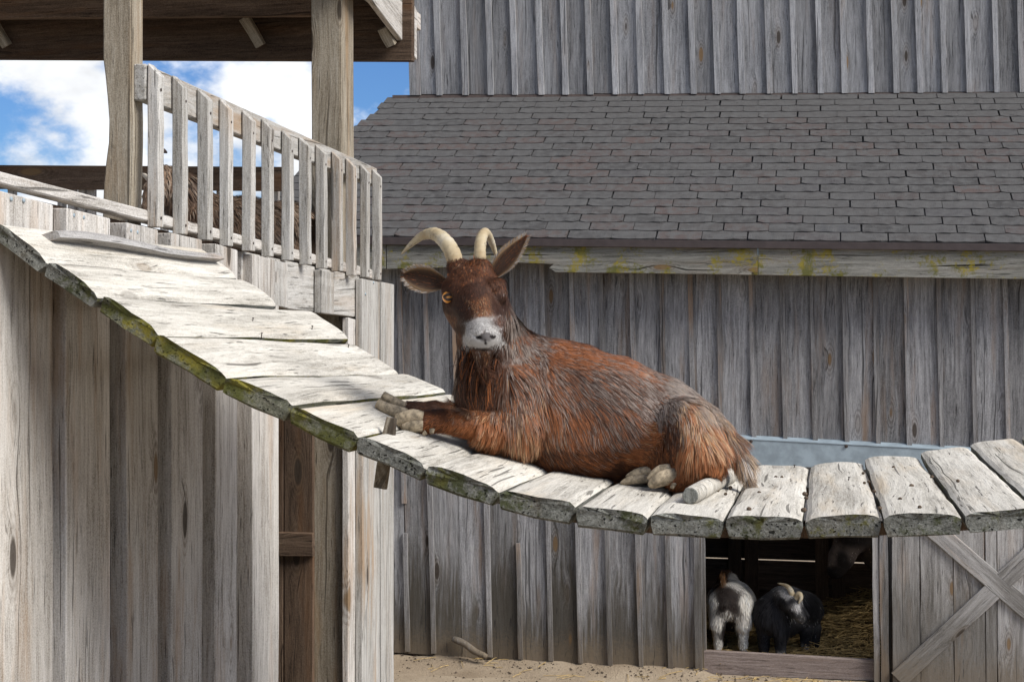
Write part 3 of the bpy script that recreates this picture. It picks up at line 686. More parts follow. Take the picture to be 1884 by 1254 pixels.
tag(put('straw_litter', bv, bf, mat_plain('packed_straw', (.12, .08, .035), .95, 30, .5, .8), None, None, True), 'trodden layer of old straw under the bedding', 'straw', kind='stuff')
def bank_z(p):
    d = VW-.05-p.dot(EV); x = CX+F*p.x/p.y; k = 1.0 if x < 1290 else .35
    return max(0.0, float(np.interp(d, [-.03, .05, .17, .40], [.055, .04, .018, -.012]))*k)
def yard(rr):
    x = rr.choice([rr.uniform(725, 1300), rr.uniform(1280, 1640), rr.uniform(1380, 1660)]); p = onZ(x, base(x)+6+abs(rr.gauss(0, 22)), .004); p.z += bank_z(p)
    return p, rr.uniform(.05, .22), rr.uniform(-.6, .6)+rr.choice([0, 0, 1.2]), rr.uniform(-.02, .12)
ribbons('loose_straw', 190, yard, .005, M_straw, 9, label='scattered straw stems on the dirt in front of the barn', cat='straw')
cv = []; cf = []
for _ in range(1800):
    x = random.uniform(722, 1900); p = onZ(x, base(x)+random.choice([random.uniform(3, 26), random.uniform(4, 85)]), 0); p.z = bank_z(p); r = random.choice([.004, .005, .006, .008, .012])*random.uniform(.7, 1.2); k = len(cv)
    for dx, dy, dz in ((1, 0, .2), (-.3, .9, .25), (-.8, -.5, .2), (.3, -1, .15), (0, 0, .95)): cv.append(p+Vector((dx*r*random.uniform(.8, 1.2), dy*r, dz*r)))
    cf += [[k, k+1, k+4], [k+1, k+2, k+4], [k+2, k+3, k+4], [k+3, k, k+4]]
tag(put('dirt_clods', cv, cf, mat_plain('clod', (.075, .055, .038), .95, 60, .4)), 'small clods and droppings scattered over the dirt', 'clods', kind='stuff')
# banked dirt along the wall foot
bk = []; bkf = []
for i in range(60):
    x = 690+i*23; p = onV(x, 900, VW-.05); p.z = 0
    for d, h in ((.03, .055), (-.05, .04), (-.17, .018), (-.40, -.012)): bk.append(p+EV*d*random.uniform(.85, 1.15)+EZ*(h*random.uniform(.85, 1.15) if h > 0 else h) if x < 1290 else p+EV*d+EZ*(h*.35 if h > 0 else h))
for i in range(59):
    for k in range(3): bkf.append([i*4+k, i*4+k+1, i*4+5+k, i*4+4+k])
tag(put('dirt_bank', bk, bkf, M_ground, None, Matrix.Identity(4), True), kind='structure')
st0, st1 = onV(832, 1174, VW-.06), onV(896, 1207, VW-.13)
st = tube('fallen_stick', catmull([st0, st0*.66+st1*.34+EZ*.01, st0*.33+st1*.67-EZ*.008, st1], 3), [.018, .024, .026, .024, .025, .026, .024, .023, .022, .016], M_barn_lo, None, 9)
tag(st, 'short grey stick leaning against the foot of the barn wall', 'stick')

# ================================================================== ANIMALS
def smin(a, b, k): h = np.clip(0.5+0.5*(b-a)/k, 0, 1); return b+(a-b)*h-k*h*(1-h)
class SDF:
    def __init__(s, lo, hi, res):
        s.lo = np.array(lo, float); s.res = res; s.n = np.ceil((np.array(hi)-s.lo)/res).astype(int)+1
        s.f = np.full(s.n, 0.6, np.float32)
    def _sub(s, lo, hi):
        a = np.clip(((np.array(lo)-s.lo)/s.res).astype(int), 0, s.n); b = np.clip(((np.array(hi)-s.lo)/s.res).astype(int)+2, 0, s.n)
        sl = tuple(slice(x, y) for x, y in zip(a, b))
        ax = [s.lo[i]+np.arange(a[i], b[i])*s.res for i in range(3)]
        X, Y, Z = np.meshgrid(*ax, indexing='ij', sparse=True); return sl, X, Y, Z
    def cone(s, a, b, ra, rb, k=.03, sub=False, sq=(1, 1, 1)):
        a, b = np.array(a, float), np.array(b, float); R_ = max(ra, rb)/min(sq)+k*1.6+.02
        sl, X, Y, Z = s._sub(np.minimum(a, b)-R_, np.maximum(a, b)+R_)
        d = b-a; L2 = max(d@d, 1e-9)
        t = np.clip(((X-a[0])*d[0]+(Y-a[1])*d[1]+(Z-a[2])*d[2])/L2, 0, 1)
        q = np.sqrt(((X-a[0]-t*d[0])*sq[0])**2+((Y-a[1]-t*d[1])*sq[1])**2+((Z-a[2]-t*d[2])*sq[2])**2)-(ra+(rb-ra)*t)
        s.f[sl] = -smin(-s.f[sl], q, k) if sub else smin(s.f[sl], q, k)
    def ball(s, c, r, k=.03, sub=False, sq=(1, 1, 1)): s.cone(c, np.array(c)+1e-5, r, r, k, sub, sq)
    def chain(s, pts, k=.03, sq=(1, 1, 1)):
        for (p, r), (q, r2) in zip(pts[:-1], pts[1:]): s.cone(p, q, r, r2, k, sq=sq)
    def mesh(s):
        f = s.f; ins = f < 0; c = np.zeros(tuple(np.array(f.shape)-1), np.uint8)
        nx, ny, nz = c.shape
        for i in (0, 1):
            for j in (0, 1):
                for k in (0, 1): c += ins[i:i+nx, j:j+ny, k:k+nz]
        act = (c > 0) & (c < 8); idx = -np.ones(c.shape, np.int64); I = np.argwhere(act); idx[act] = np.arange(len(I))
        acc = np.zeros((len(I), 3)); cnt = np.zeros(len(I))
        cor = [(i, j, k) for i in (0, 1) for j in (0, 1) for k in (0, 1)]
        for p in cor:
            for ax in range(3):
                if p[ax] == 1: continue
                q = list(p); q[ax] = 1
                A = I+np.array(p); B = I+np.array(q); fa = f[A[:, 0], A[:, 1], A[:, 2]]; fb = f[B[:, 0], B[:, 1], B[:, 2]]
                m = (fa < 0) != (fb < 0); t = np.where(m, fa/np.where(m, fa-fb, 1), 0)
                acc[m] += (np.array(p)+np.outer(t, np.array(q)-np.array(p)))[m]; cnt[m] += 1
        V = s.lo+(I+acc/cnt[:, None])*s.res; Q = []
        for ax in range(3):
            o1, o2 = [(1, 2), (2, 0), (0, 1)][ax]
            sl0 = [slice(None)]*3; sl1 = [slice(None)]*3; sl0[ax] = slice(0, -1); sl1[ax] = slice(1, None)
            a, b = ins[tuple(sl0)], ins[tuple(sl1)]; E = np.argwhere(a != b); flip = b[E[:, 0], E[:, 1], E[:, 2]]
            ok = (E[:, o1] > 0) & (E[:, o2] > 0) & (E[:, o1] < f.shape[o1]-1) & (E[:, o2] < f.shape[o2]-1); E = E[ok]; flip = flip[ok]
            def ix(d1, d2): e = E.copy(); e[:, o1] -= d1; e[:, o2] -= d2; return idx[e[:, 0], e[:, 1], e[:, 2]]
            q = np.stack([ix(0, 0), ix(1, 0), ix(1, 1), ix(0, 1)], 1); q[flip] = q[flip][:, ::-1]; Q.append(q)
        return V, np.concatenate(Q)
MUV = Matrix((EU, EV, EZ)).transposed().to_4x4()      # (u,v,z) -> world
def P(px, py, v): q = toU(onV(px, py, v)); return np.array(q)
def proj(V):                                           # (u,v,z) array -> photo pixel
    x = V[:, 0]*EU.x+V[:, 1]*EV.x; y = V[:, 0]*EU.y+V[:, 1]*EV.y; return np.stack([CX+F*x/y, HY-F*(V[:, 2]-H)/y], 1)
def np_mesh(name, V, faces, mat, cols, smooth=True):
    me = bpy.data.meshes.new(name); me.from_pydata(V.tolist(), [], faces)
    me.materials.append(mat)
    a = me.color_attributes.new('Col', 'FLOAT_COLOR', 'POINT'); c4 = np.ones((len(V), 4), np.float32); c4[:, :3] = cols; a.data.foreach_set('color', c4.ravel())
    if smooth: me.polygons.foreach_set('use_smooth', np.ones(len(me.polygons), bool))
    me.update(); return me
def vnoise(p, s, seed=0):                              # cheap smooth pseudo noise in -1..1
    r = np.random.default_rng(seed); o = np.zeros(len(p))
    for k in range(5):
        d = r.normal(size=3); d /= np.linalg.norm(d); o += np.sin(p@d*s*(0.7+.5*k)+r.uniform(0, 6.28))
    return o/2.6
class Guide:
    """coat map: sample points on the animal give colour weights, length, flow direction; blended by distance"""
    def __init__(s, rows, palette, power=3.2):
        s.xy = np.array([r[:2] for r in rows], float); s.w = np.array([r[2] for r in rows], float); s.L = np.array([r[3] for r in rows], float)
        s.d = np.array([r[4] for r in rows], float); s.pal = np.array(palette, float); s.p = power
    def at(s, xy):
        d2 = ((xy[:, None, :]-s.xy[None])**2).sum(2)+30.0; w = d2**(-s.p/1.0); w /= w.sum(1, keepdims=True)
        return w@s.w, w@s.L, w@s.d
def fur_mesh(name, V, Q, guide, N, parent, width=.0016, lift=.32, seed=1, clump=14, jitter=.35, lenmul=1.0, maskf=None, droop=.35):
    r = np.random.default_rng(seed); T = np.concatenate([Q[:, [0, 1, 2]], Q[:, [0, 2, 3]]])
    A, B, C = V[T[:, 0]], V[T[:, 1]], V[T[:, 2]]; cr = np.cross(B-A, C-A); ar = np.linalg.norm(cr, axis=1); nrm = cr/np.maximum(ar, 1e-12)[:, None]
    cum = np.cumsum(ar); ti = np.searchsorted(cum, r.uniform(0, cum[-1], N)); ti = np.clip(ti, 0, len(T)-1)
    a, b = r.uniform(size=N), r.uniform(size=N); f = a+b > 1; a[f], b[f] = 1-a[f], 1-b[f]
    p = A[ti]+(B-A)[ti]*a[:, None]+(C-A)[ti]*b[:, None]; n = nrm[ti]
    xy = proj(p); w, L, dd = guide.at(xy)
    keep = L > .0015
    if maskf is not None: keep &= maskf(p, xy, n, r)
    p, n, xy, w, L, dd = p[keep], n[keep], xy[keep], w[keep], L[keep], dd[keep]; N = len(p)
    flow = np.stack([dd[:, 0], np.zeros(N), -dd[:, 1]], 1); flow += np.stack([vnoise(p, 26, 11), vnoise(p, 26, 12), vnoise(p, 26, 13)], 1)*jitter*.55
    flow += r.normal(size=(N, 3))*jitter*.30
    flow -= n*(flow*n).sum(1, keepdims=True); flow /= np.maximum(np.linalg.norm(flow, axis=1, keepdims=True), 1e-6)
    lf = lift*(1+.5*vnoise(p, 40, 5))+r.normal(size=N)*.08; lf = np.clip(lf, .05, 1.2)
    dr = flow*np.cos(lf)[:, None]+n*np.sin(lf)[:, None]
    L = L*lenmul*r.uniform(.55, 1.25, N)
    tip = p+dr*L[:, None]+np.array([0, 0, -1])*(L*droop)[:, None]*.6 - n*(L*.10)[:, None]
    hgt = ((tip-p)*n).sum(1); tip = tip+n*np.maximum(0, .10*L-hgt)[:, None]
    if clump:
        nc = max(1, N//clump); ci = r.choice(N, nc, replace=False); kd = kdtree.KDTree(nc)
        for i, k in enumerate(ci): kd.insert(p[k], i)
        kd.balance(); near = np.array([ci[kd.find(x)[1]] for x in p]); dist = np.linalg.norm(p-p[near], axis=1)
        cf = (.60*np.exp(-dist/.03)*np.clip(L/.02, 0, 1))[:, None]; target = p+(tip[near]-p[near])*(L/np.maximum(L[near], 1e-4))[:, None]*1.0
        target = target*.5+tip[near]*.5; tip = tip*(1-cf)+target*cf; lock = r.uniform(size=N)[near]
    else: lock = r.uniform(size=N)
    mid = (p+tip)*.5+n*(L*.10)[:, None]; m1 = p*.5625+mid*.375+tip*.0625+0*n; 
    side = np.cross(tip-p, n); side /= np.maximum(np.linalg.norm(side, axis=1, keepdims=True), 1e-6); side *= (width*r.uniform(.6, 1.3, N))[:, None]*.5
    q1 = p*.25+mid*.5+tip*.25+n*(L*.02)[:, None]
    VV = np.empty((N, 7, 3)); VV[:, 0] = p-side-n*.001; VV[:, 1] = p+side-n*.001; VV[:, 2] = q1-side*.95; VV[:, 3] = q1+side*.95
    q2 = p*.04+mid*.32+tip*.64; VV[:, 4] = q2-side*.6; VV[:, 5] = q2+side*.6; VV[:, 6] = tip
    base = np.arange(N)*7
    quads = np.concatenate([base[:, None]+np.array([0, 1, 3, 2]), base[:, None]+np.array([2, 3, 5, 4])]); tri = base[:, None]+np.array([4, 5, 6])
    # colour: one pigment per strand, picked by the blended weights; locks share a tone
    w = np.maximum(w, 0); w /= w.sum(1, keepdims=True); pick = np.clip((lock*.45+r.uniform(size=N)*.55), 0, .9999); cw = np.cumsum(w, 1); k = (pick[:, None] > cw).sum(1).clip(0, w.shape[1]-1)
    c = guide.pal[k]*.62+(w@guide.pal)*.38; c = c*r.uniform(.65, 1.35, N)[:, None]*(1+.22*vnoise(p, 30, 8))[:, None]
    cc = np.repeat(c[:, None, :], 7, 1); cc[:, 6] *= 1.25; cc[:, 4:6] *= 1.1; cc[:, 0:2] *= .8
    me = np_mesh(name, VV.reshape(-1, 3), quads.tolist()+tri.tolist(), M_fur, np.clip(cc, 0, 1).reshape(-1, 3), True)
    return finish(bpy.data.objects.new(name, me), MUV, parent)
def skin_mesh(name, V, Q, guide, parent, mul=.75, paint=None):
    w, L, d = guide.at(proj(V)); w = np.maximum(w, 0); w /= w.sum(1, keepdims=True); c = w@guide.pal*mul*(1+.2*vnoise(V, 60, 3))[:, None]
    if paint is not None: c = paint(V, c)
    me = np_mesh(name, V, Q.tolist(), M_skin, np.clip(c, 0, 1)); return finish(bpy.data.objects.new(name, me), MUV, parent)
def uvz_obj(fn, *a, **k): return fn(*a, **k)
def wpt(q): return UVZ(q[0], q[1], q[2])

# ------------------------------------------------------------------ the brown goat lying on the ramp
gb = onRamp(1080, 890)
goat = thing('goat', 'reddish brown horned goat with white muzzle lying on the ramp', 'goat', gb)
PX = 1/683.0                                           # metres per photo pixel at the goat
S = SDF(P(640, 930, 3.55)-np.array([0, 0, .02]), P(1440, 380, 4.75)+np.array([.0, 0, 0]), .0052)
vb = 4.29
S.chain([(P(935, 712, vb-.02), 88*PX), (P(1030, 752, vb), 112*PX), (P(1118, 769, vb+.02), 114*PX), (P(1203, 792, vb+.02), 97*PX), (P(1268, 820, vb+.02), 74*PX)], .05)
S.cone(P(955, 655, vb+.02), P(1060, 670, vb+.02), 42*PX, 30*PX, .07)           # withers
S.cone(P(1222, 745, vb+.03), P(1285, 780, vb+.03), 36*PX, 38*PX, .05)          # croup
S.cone(P(935, 720, vb-.13), P(952, 775, vb-.15), 50*PX, 38*PX, .05)            # shoulder
S.cone(P(888, 718, vb-.06), P(890, 765, vb-.05), 44*PX, 32*PX, .05)            # brisket
S.chain([(P(928, 684, vb), 80*PX), (P(902, 625, vb-.08), 57*PX), (P(886, 570, vb-.15), 47*PX), (P(878, 535, vb-.17), 44*PX)], .05)   # neck
# head
vh = 4.0
S.ball(P(868, 533, vh+.02), 49*PX, .03, sq=(.97, .9, 1.05))
S.ball(P(872, 520, vh+.045), 38*PX, .03)
S.cone(P(868, 545, vh-.005), P(890, 618, vh-.125), 43*PX, 25*PX, .025, sq=(.95, 1, 1))
S.cone(P(874, 540, vh-.055), P(891, 608, vh-.145), 17*PX, 17*PX, .03)           # bridge of the nose
S.ball(P(891, 622, vh-.138), 29*PX, .022, sq=(.92, 1, 1.05))                    # muzzle
S.ball(P(891, 611, vh-.155), 19*PX, .02)
S.ball(P(889, 648, vh-.128), 19*PX, .014)                                       # chin
S.cone(P(845, 566, vh+.015), P(871, 634, vh-.07), 28*PX, 16*PX, .03)           # cheek and jaw, image left
S.cone(P(908, 568, vh+.015), P(902, 632, vh-.08), 24*PX, 17*PX, .03)            # cheek, image right
S.cone(P(826, 528, vh-.012), P(842, 524, vh-.036), 11*PX, 10*PX, .018); S.cone(P(918, 522, vh-.012), P(905, 523, vh-.034), 11*PX, 10*PX, .018)  # brows
S.ball(P(829, 546, vh-.022), 15*PX, .01); S.ball(P(920, 541, vh-.012), 13*PX, .018)
S.ball(P(824, 546, vh-.052), 9*PX, .010, sub=True)
S.ball(P(882, 621, vh-.186), 4.5*PX, .006, sub=True); S.ball(P(906, 619, vh-.184), 4.5*PX, .006, sub=True)   # nostrils
S.cone(P(882, 622, vh-.185), P(873, 615, vh-.178), 2.2*PX, 1.5*PX, .005, sub=True); S.cone(P(906, 620, vh-.185), P(912, 613, vh-.172), 2.2*PX, 1.5*PX, .005, sub=True)
S.chain([(P(866, 637, vh-.165), 1.8*PX), (P(893, 642, vh-.175), 1.8*PX), (P(914, 636, vh-.155), 1.8*PX)], .004) if False else None
for a_, b_ in (((868, 638), (892, 643)), ((892, 643), (914, 637))): S.cone(P(*a_, vh-.160), P(*b_, vh-.160), 2.4*PX, 2.4*PX, .006, sub=True)
S.ball(P(840, 490, vh+.02), 17*PX, .02); S.ball(P(885, 490, vh+.02), 16*PX, .02)                # horn bosses
# legs: each hoof is placed where its pixel meets the ramp
hn = toU(onRamp(762, 795)); hf = toU(onRamp(727, 768)); hr = toU(onRamp(1215, 903)); hr2 = toU(onRamp(1165, 894))
vn, vf, vr, vr2 = hn.y, hf.y+.03, hr.y, hr2.y+.03
S.chain([(P(950, 778, vb-.16), 40*PX), (P(905, 788, vb-.20), 30*PX), (P(850, 779, (vn+vb-.2)/2), 20*PX), (P(812, 774, vn+.03), 18*PX), (P(785, 776, vn+.01), 17*PX), (P(772, 778, vn), 15*PX)], .025)
S.chain([(P(890, 765, vb-.02), 34*PX), (P(850, 758, vb-.08), 17*PX), (P(800, 752, vf+.03), 13*PX), (P(750, 750, vf), 13*PX)], .02)
S.cone(P(1262, 782, vb-.10), P(1285, 835, vb-.17), 52*PX, 44*PX, .04); S.cone(P(1225, 845, vb-.12), P(1260, 800, vb-.14), 30*PX, 40*PX, .05)    # thigh, stifle
S.chain([(P(1292, 838, vb-.16), 40*PX), (P(1303, 864, vr+.07), 25*PX), (P(1282, 876, vr+.03), 22*PX), (P(1250, 880, vr+.01), 19*PX), (P(1232, 880, vr), 16*PX)], .03)
S.chain([(P(1230, 865, vb-.06), 22*PX), (P(1200, 876, vr2), 13*PX), (P(1188, 876, vr2), 12*PX)], .02)
S.chain([(P(1318, 800, vb+.02), 30*PX), (P(1345, 820, vb+.01), 20*PX), (P(1366, 848, vb-.01), 12*PX), (P(1374, 868, vb-.02), 5*PX)], .025)  # tail
S.cone(P(1243, 775, vb-.228), P(1228, 845, vb-.218), 8*PX, 8*PX, .022, sub=True)      # fold between flank and thigh
GV, GQ = S.mesh()
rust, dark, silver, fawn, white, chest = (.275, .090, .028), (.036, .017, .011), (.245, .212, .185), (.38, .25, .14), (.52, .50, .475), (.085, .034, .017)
D_ = (.55, .83)
#        px   py   rust dark silver fawn white chest   length  flow
rows = [
 (950, 610, (.45, .25, .30, 0, 0, .3), .040, (.8, .5)), (1050, 640, (.75, .10, .15, 0, 0, .2), .034, (.9, .4)), (1130, 650, (.70, .1, .25, 0, 0, .1), .034, (.9, .35)),
 (1200, 672, (.45, .1, .50, .05, 0, .1), .034, (.8, .5)), (1255, 705, (.15, .1, .80, .1, 0, 0), .032, (.8, .6)), (1300, 745, (.20, .1, .60, .3, 0, 0), .036, (.5, .85)),
 (960, 680, (.45, .32, .28, .03, 0, .3), .052, (.45, .9)), (1040, 710, (.42, .32, .28, 0, 0, .25), .046, (.6, .8)), (1110, 710, (.30, .45, .36, 0, 0, .2), .044, (.75, .6)), (1180, 730, (.25, .42, .42, 0, 0, .15), .044, (.75, .65)),
 (1225, 760, (.15, .40, .48, 0, 0, .1), .044, (.6, .8)), (1000, 760, (.60, .20, .15, .1, 0, .2), .055, (.15, 1)), (1070, 770, (.55, .30, .20, 0, 0, .2), .050, (.35, .93)), (1140, 780, (.40, .35, .30, 0, 0, .2), .046, (.6, .8)), 
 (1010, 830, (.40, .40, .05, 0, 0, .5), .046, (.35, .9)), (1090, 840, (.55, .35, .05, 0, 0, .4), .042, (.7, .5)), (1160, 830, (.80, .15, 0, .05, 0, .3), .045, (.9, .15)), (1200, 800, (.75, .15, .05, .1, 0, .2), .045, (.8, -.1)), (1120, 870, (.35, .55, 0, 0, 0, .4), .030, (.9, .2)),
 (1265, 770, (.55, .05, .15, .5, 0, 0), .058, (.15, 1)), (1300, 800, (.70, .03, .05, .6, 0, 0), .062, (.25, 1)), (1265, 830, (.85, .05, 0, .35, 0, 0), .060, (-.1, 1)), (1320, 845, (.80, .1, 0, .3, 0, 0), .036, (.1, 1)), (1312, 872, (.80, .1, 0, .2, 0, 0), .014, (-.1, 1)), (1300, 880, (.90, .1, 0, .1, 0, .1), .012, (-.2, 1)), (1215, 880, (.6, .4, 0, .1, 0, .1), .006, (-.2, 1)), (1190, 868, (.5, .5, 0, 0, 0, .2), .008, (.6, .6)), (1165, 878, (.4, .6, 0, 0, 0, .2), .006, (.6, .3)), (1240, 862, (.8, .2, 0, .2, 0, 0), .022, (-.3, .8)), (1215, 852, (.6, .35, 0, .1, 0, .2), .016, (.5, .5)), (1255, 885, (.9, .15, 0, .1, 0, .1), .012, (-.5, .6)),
 (1238, 780, (.3, .55, .15, 0, 0, .2), .03, (.2, 1)), (1232, 805, (.4, .6, .05, 0, 0, .3), .025, (.1, 1)), (1229, 828, (.5, .55, 0, 0, 0, .3), .02, (.1, 1)),  # darker hair here paints the shade inside the thigh fold
 (1345, 820, (.4, .3, .2, .3, 0, 0), .055, (.5, 1)), (1375, 850, (.05, .25, .1, .6, .5, 0), .060, (.4, 1)), (1355, 870, (.15, .5, .25, .3, 0, 0), .055, (.15, 1)),
 (926, 612, (.15, .8, 0, 0, 0, .4), .02, (.1, 1)), (930, 645, (.15, .65, .2, 0, 0, .4), .04, (.1, 1)), (945, 595, (.1, .35, .60, .05, 0, .1), .045, (.35, 1)), (918, 640, (.1, .75, .05, 0, 0, .5), .04, (.0, 1)), (908, 668, (.1, .8, .0, 0, 0, .4), .06, (-.1, 1)), (895, 700, (.1, .8, .0, 0, 0, .4), .08, (-.2, 1)), (870, 720, (.15, .7, .0, 0, 0, .5), .07, (-.1, 1)), (946, 640, (.2, .30, .55, .05, 0, .1), .055, (.3, 1)), (905, 690, (.3, .50, .15, 0, 0, .4), .075, (-.1, 1)), (875, 690, (.1, .75, .05, 0, 0, .5), .080, (-.08, 1)), (850, 650, (.1, .6, .1, .1, 0, .5), .060, (-.05, 1)), (845, 700, (.3, .4, .15, .1, 0, .4), .060, (-.05, 1)), (858, 745, (.3, .4, .1, .1, 0, .5), .050, (-.5, .8)), (930, 745, (.45, .28, .22, .1, 0, .3), .065, (.1, 1)), (965, 790, (.6, .15, .05, .35, 0, .2), .075, (.1, 1)), (905, 790, (.9, .05, 0, .25, 0, .2), .040, (-.4, .9)),
 (850, 778, (.9, .1, 0, .05, 0, .3), .014, (-.8, .3)), (800, 775, (.75, .2, 0, 0, 0, .4), .011, (-.9, .2)), (800, 750, (.1, .6, 0, 0, 0, .6), .012, (-1, .1)), (760, 752, (.05, .8, 0, 0, 0, .3), .012, (-1, 0)),
 (870, 497, (.35, .5, 0, .02, 0, .5), .022, (.05, 1)), (840, 515, (.2, .6, 0, 0, 0, .5), .012, (-.2, 1)), (905, 512, (.2, .6, 0, 0, 0, .5), .012, (.2, 1)), (875, 530, (.05, .95, 0, 0, 0, .4), .012, (.05, 1)), (835, 560, (.05, .75, 0, 0, 0, .5), .010, (.1, 1)), (915, 560, (.05, .85, 0, 0, 0, .3), .010, (-.1, 1)), (860, 575, (.10, .70, 0, 0, 0, .5), .010, (.1, 1)),
 (884, 562, (.5, .5, 0, .12, 0, .4), .011, (.05, 1)), (887, 574, (.6, .35, 0, .25, .05, .3), .010, (.05, 1)), (822, 590, (.5, .3, 0, .1, 0, .5), .014, (.2, 1)), (840, 620, (.45, .35, 0, .05, 0, .5), .014, (.3, 1)), (849, 603, (.1, .7, 0, 0, 0, .5), .009, (.1, 1)), (914, 595, (.3, .5, 0, 0, 0, .4), .010, (-.1, 1)),
 (866, 600, (0, .15, .25, 0, .6, .0), .007, (-.2, 1)), (912, 600, (0, .15, .25, 0, .6, .0), .007, (.2, 1)), (862, 618, (0, .02, .15, 0, .9, 0), .006, (0, 1)), (919, 618, (0, .02, .15, 0, .9, 0), .006, (0, 1)), (880, 604, (0, .02, .15, 0, .9, 0), .007, (0, 1)), (899, 604, (0, .02, .15, 0, .9, 0), .007, (0, 1)), (880, 630, (0, .02, .2, 0, .9, 0), .0012, (0, 1)), (904, 630, (0, .02, .2, 0, .9, 0), .0012, (0, 1)),
 (888, 590, (0, .02, .1, .05, .9, 0), .008, (0, 1)), (870, 612, (0, .02, .15, 0, .9, 0), .007, (-.3, 1)), (908, 610, (0, .02, .15, 0, .9, 0), .007, (.3, 1)), (868, 628, (0, .02, .15, 0, .9, 0), .0012, (0, 1)), (913, 628, (0, .02, .15, 0, .9, 0), .0012, (0, 1)), (890, 635, (0, .02, .2, 0, .9, 0), .0012, (0, 1)), (893, 616, (0, .35, .5, 0, .1, 0), .003, (0, 1)),
 (890, 651, (.25, .45, .0, .1, 0, .5), .003, (0, 1)), (868, 648, (.25, .6, .0, .05, 0, .5), .005, (0, 1)), (914, 646, (.25, .6, .0, .05, 0, .5), .005, (0, 1)), (885, 662, (.1, .7, 0, .0, 0, .5), .070, (-.05, 1)), (870, 662, (.2, .6, 0, 0, 0, .5), .07, (-.1, 1)),
]
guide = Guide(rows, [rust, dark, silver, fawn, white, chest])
def nosepaint(V, c):
    xy = proj(V); d = np.hypot((xy[:, 0]-894)/(16-.35*(xy[:, 1]-617).clip(0, 20)), (xy[:, 1]-617)/11.5); m = np.clip((1.15-d)*4, 0, 1)[:, None]*((V[:, 1] < vh-.08)[:, None])
    c = c*(1-m)+np.array([.13, .12, .118])*m
    for (x, y, a, b) in ((881, 621, 5.5, 3.5), (907, 619, 5.5, 3.5), (893, 629, 1.8, 6)):
        k = np.clip((1.2-np.hypot((xy[:, 0]-x)/a, (xy[:, 1]-y)/b))*4, 0, 1)[:, None]*((V[:, 1] < vh-.08)[:, None]); c = c*(1-k)+np.array([.018, .014, .013])*k
    k = np.clip(1.3-np.abs(xy[:, 1]-(642.5-.0035*(xy[:, 0]-892)**2*.6))/2.6, 0, 1)[:, None]*(((V[:, 1] < vh-.06) & (np.abs(xy[:, 0]-891) < 26))[:, None]); return c*(1-k)+np.array([.03, .02, .016])*k
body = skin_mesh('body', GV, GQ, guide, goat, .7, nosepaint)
def mainmask(p, xy, n, r):
    k = np.ones(len(p), bool); k &= ~((np.hypot((xy[:, 0]-824)/12, (xy[:, 1]-546)/8) < 1) & (p[:, 1] < vh+.02)); k &= ~((np.hypot((xy[:, 0]-894)/19, (xy[:, 1]-619)/8) < 1) & (p[:, 1] < vh)); k &= ~((np.abs(xy[:, 1]-642) < 2.5) & (np.abs(xy[:, 0]-891) < 24) & (p[:, 1] < vh-.06)); return k
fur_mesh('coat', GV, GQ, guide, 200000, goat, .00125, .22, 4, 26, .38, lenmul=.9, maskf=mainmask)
head = (GV[:, 0] > P(805, 540, vh)[0]) & (GV[:, 0] < P(935, 540, vh)[0]) & (GV[:, 2] > P(880, 668, vh)[2]) & (GV[:, 1] < vh+.10)
hq = GQ[head[GQ].all(1)]
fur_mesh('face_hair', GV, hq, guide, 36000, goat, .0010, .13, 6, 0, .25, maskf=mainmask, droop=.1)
# beard and throat locks
def locks(name, roots, N, parent, cols, L, wd, seed, dirv=(0, 0, -1), spread=.012):
    r = np.random.default_rng(seed); roots = np.array(roots); k = r.integers(0, len(roots), N); p = roots[k]+r.normal(size=(N, 3))*spread
    d = np.array(dirv)+r.normal(size=(N, 3))*.10; LL = L*r.uniform(.5, 1.1, N); cv_ = r.normal(size=(N, 3))*.012; VV = np.empty((N, 7, 3)); sd_ = r.normal(size=(N, 3)); sd_ -= d*((sd_*d).sum(1)/(d*d).sum(1))[:, None]; sd_ /= np.linalg.norm(sd_, axis=1, keepdims=True); sd_ *= wd/2
    for i, (s, w_) in enumerate(((0, 1), (.4, .9), (.75, .6))): q = p+d*(LL*s)[:, None]+cv_*math.sin(s*3); VV[:, 2*i] = q-sd_*w_; VV[:, 2*i+1] = q+sd_*w_
    VV[:, 6] = p+d*LL[:, None]; b = np.arange(N)*7; c = np.array(cols)[r.integers(0, len(cols), N)]*r.uniform(.6, 1.3, N)[:, None]
    me = np_mesh(name, VV.reshape(-1, 3), np.concatenate([b[:, None]+np.array([0, 1, 3, 2]), b[:, None]+np.array([2, 3, 5, 4])]).tolist()+(b[:, None]+np.array([4, 5, 6])).tolist(), M_fur, np.repeat(c, 7, 0)); return finish(bpy.data.objects.new(name, me), MUV, parent)
locks('beard', [P(x, y, vh-.085+(890-x)*.0006) for x, y in ((872, 655), (880, 660), (890, 662), (898, 660), (885, 650), (866, 650))], 1500, goat, [dark, dark, chest, dark, rust], .125, .0022, 3, (-.10, .12, -1))
locks('forelock', [P(x, y, vh+.0+z) for x, y, z in ((852, 497, .0), (862, 494, -.005), (871, 494, -.005), (866, 500, -.015), (860, 505, -.022), (876, 500, -.012))], 700, goat, [dark, rust, chest, rust], .034, .0013, 5, (.05, -.55, -.7), .007)
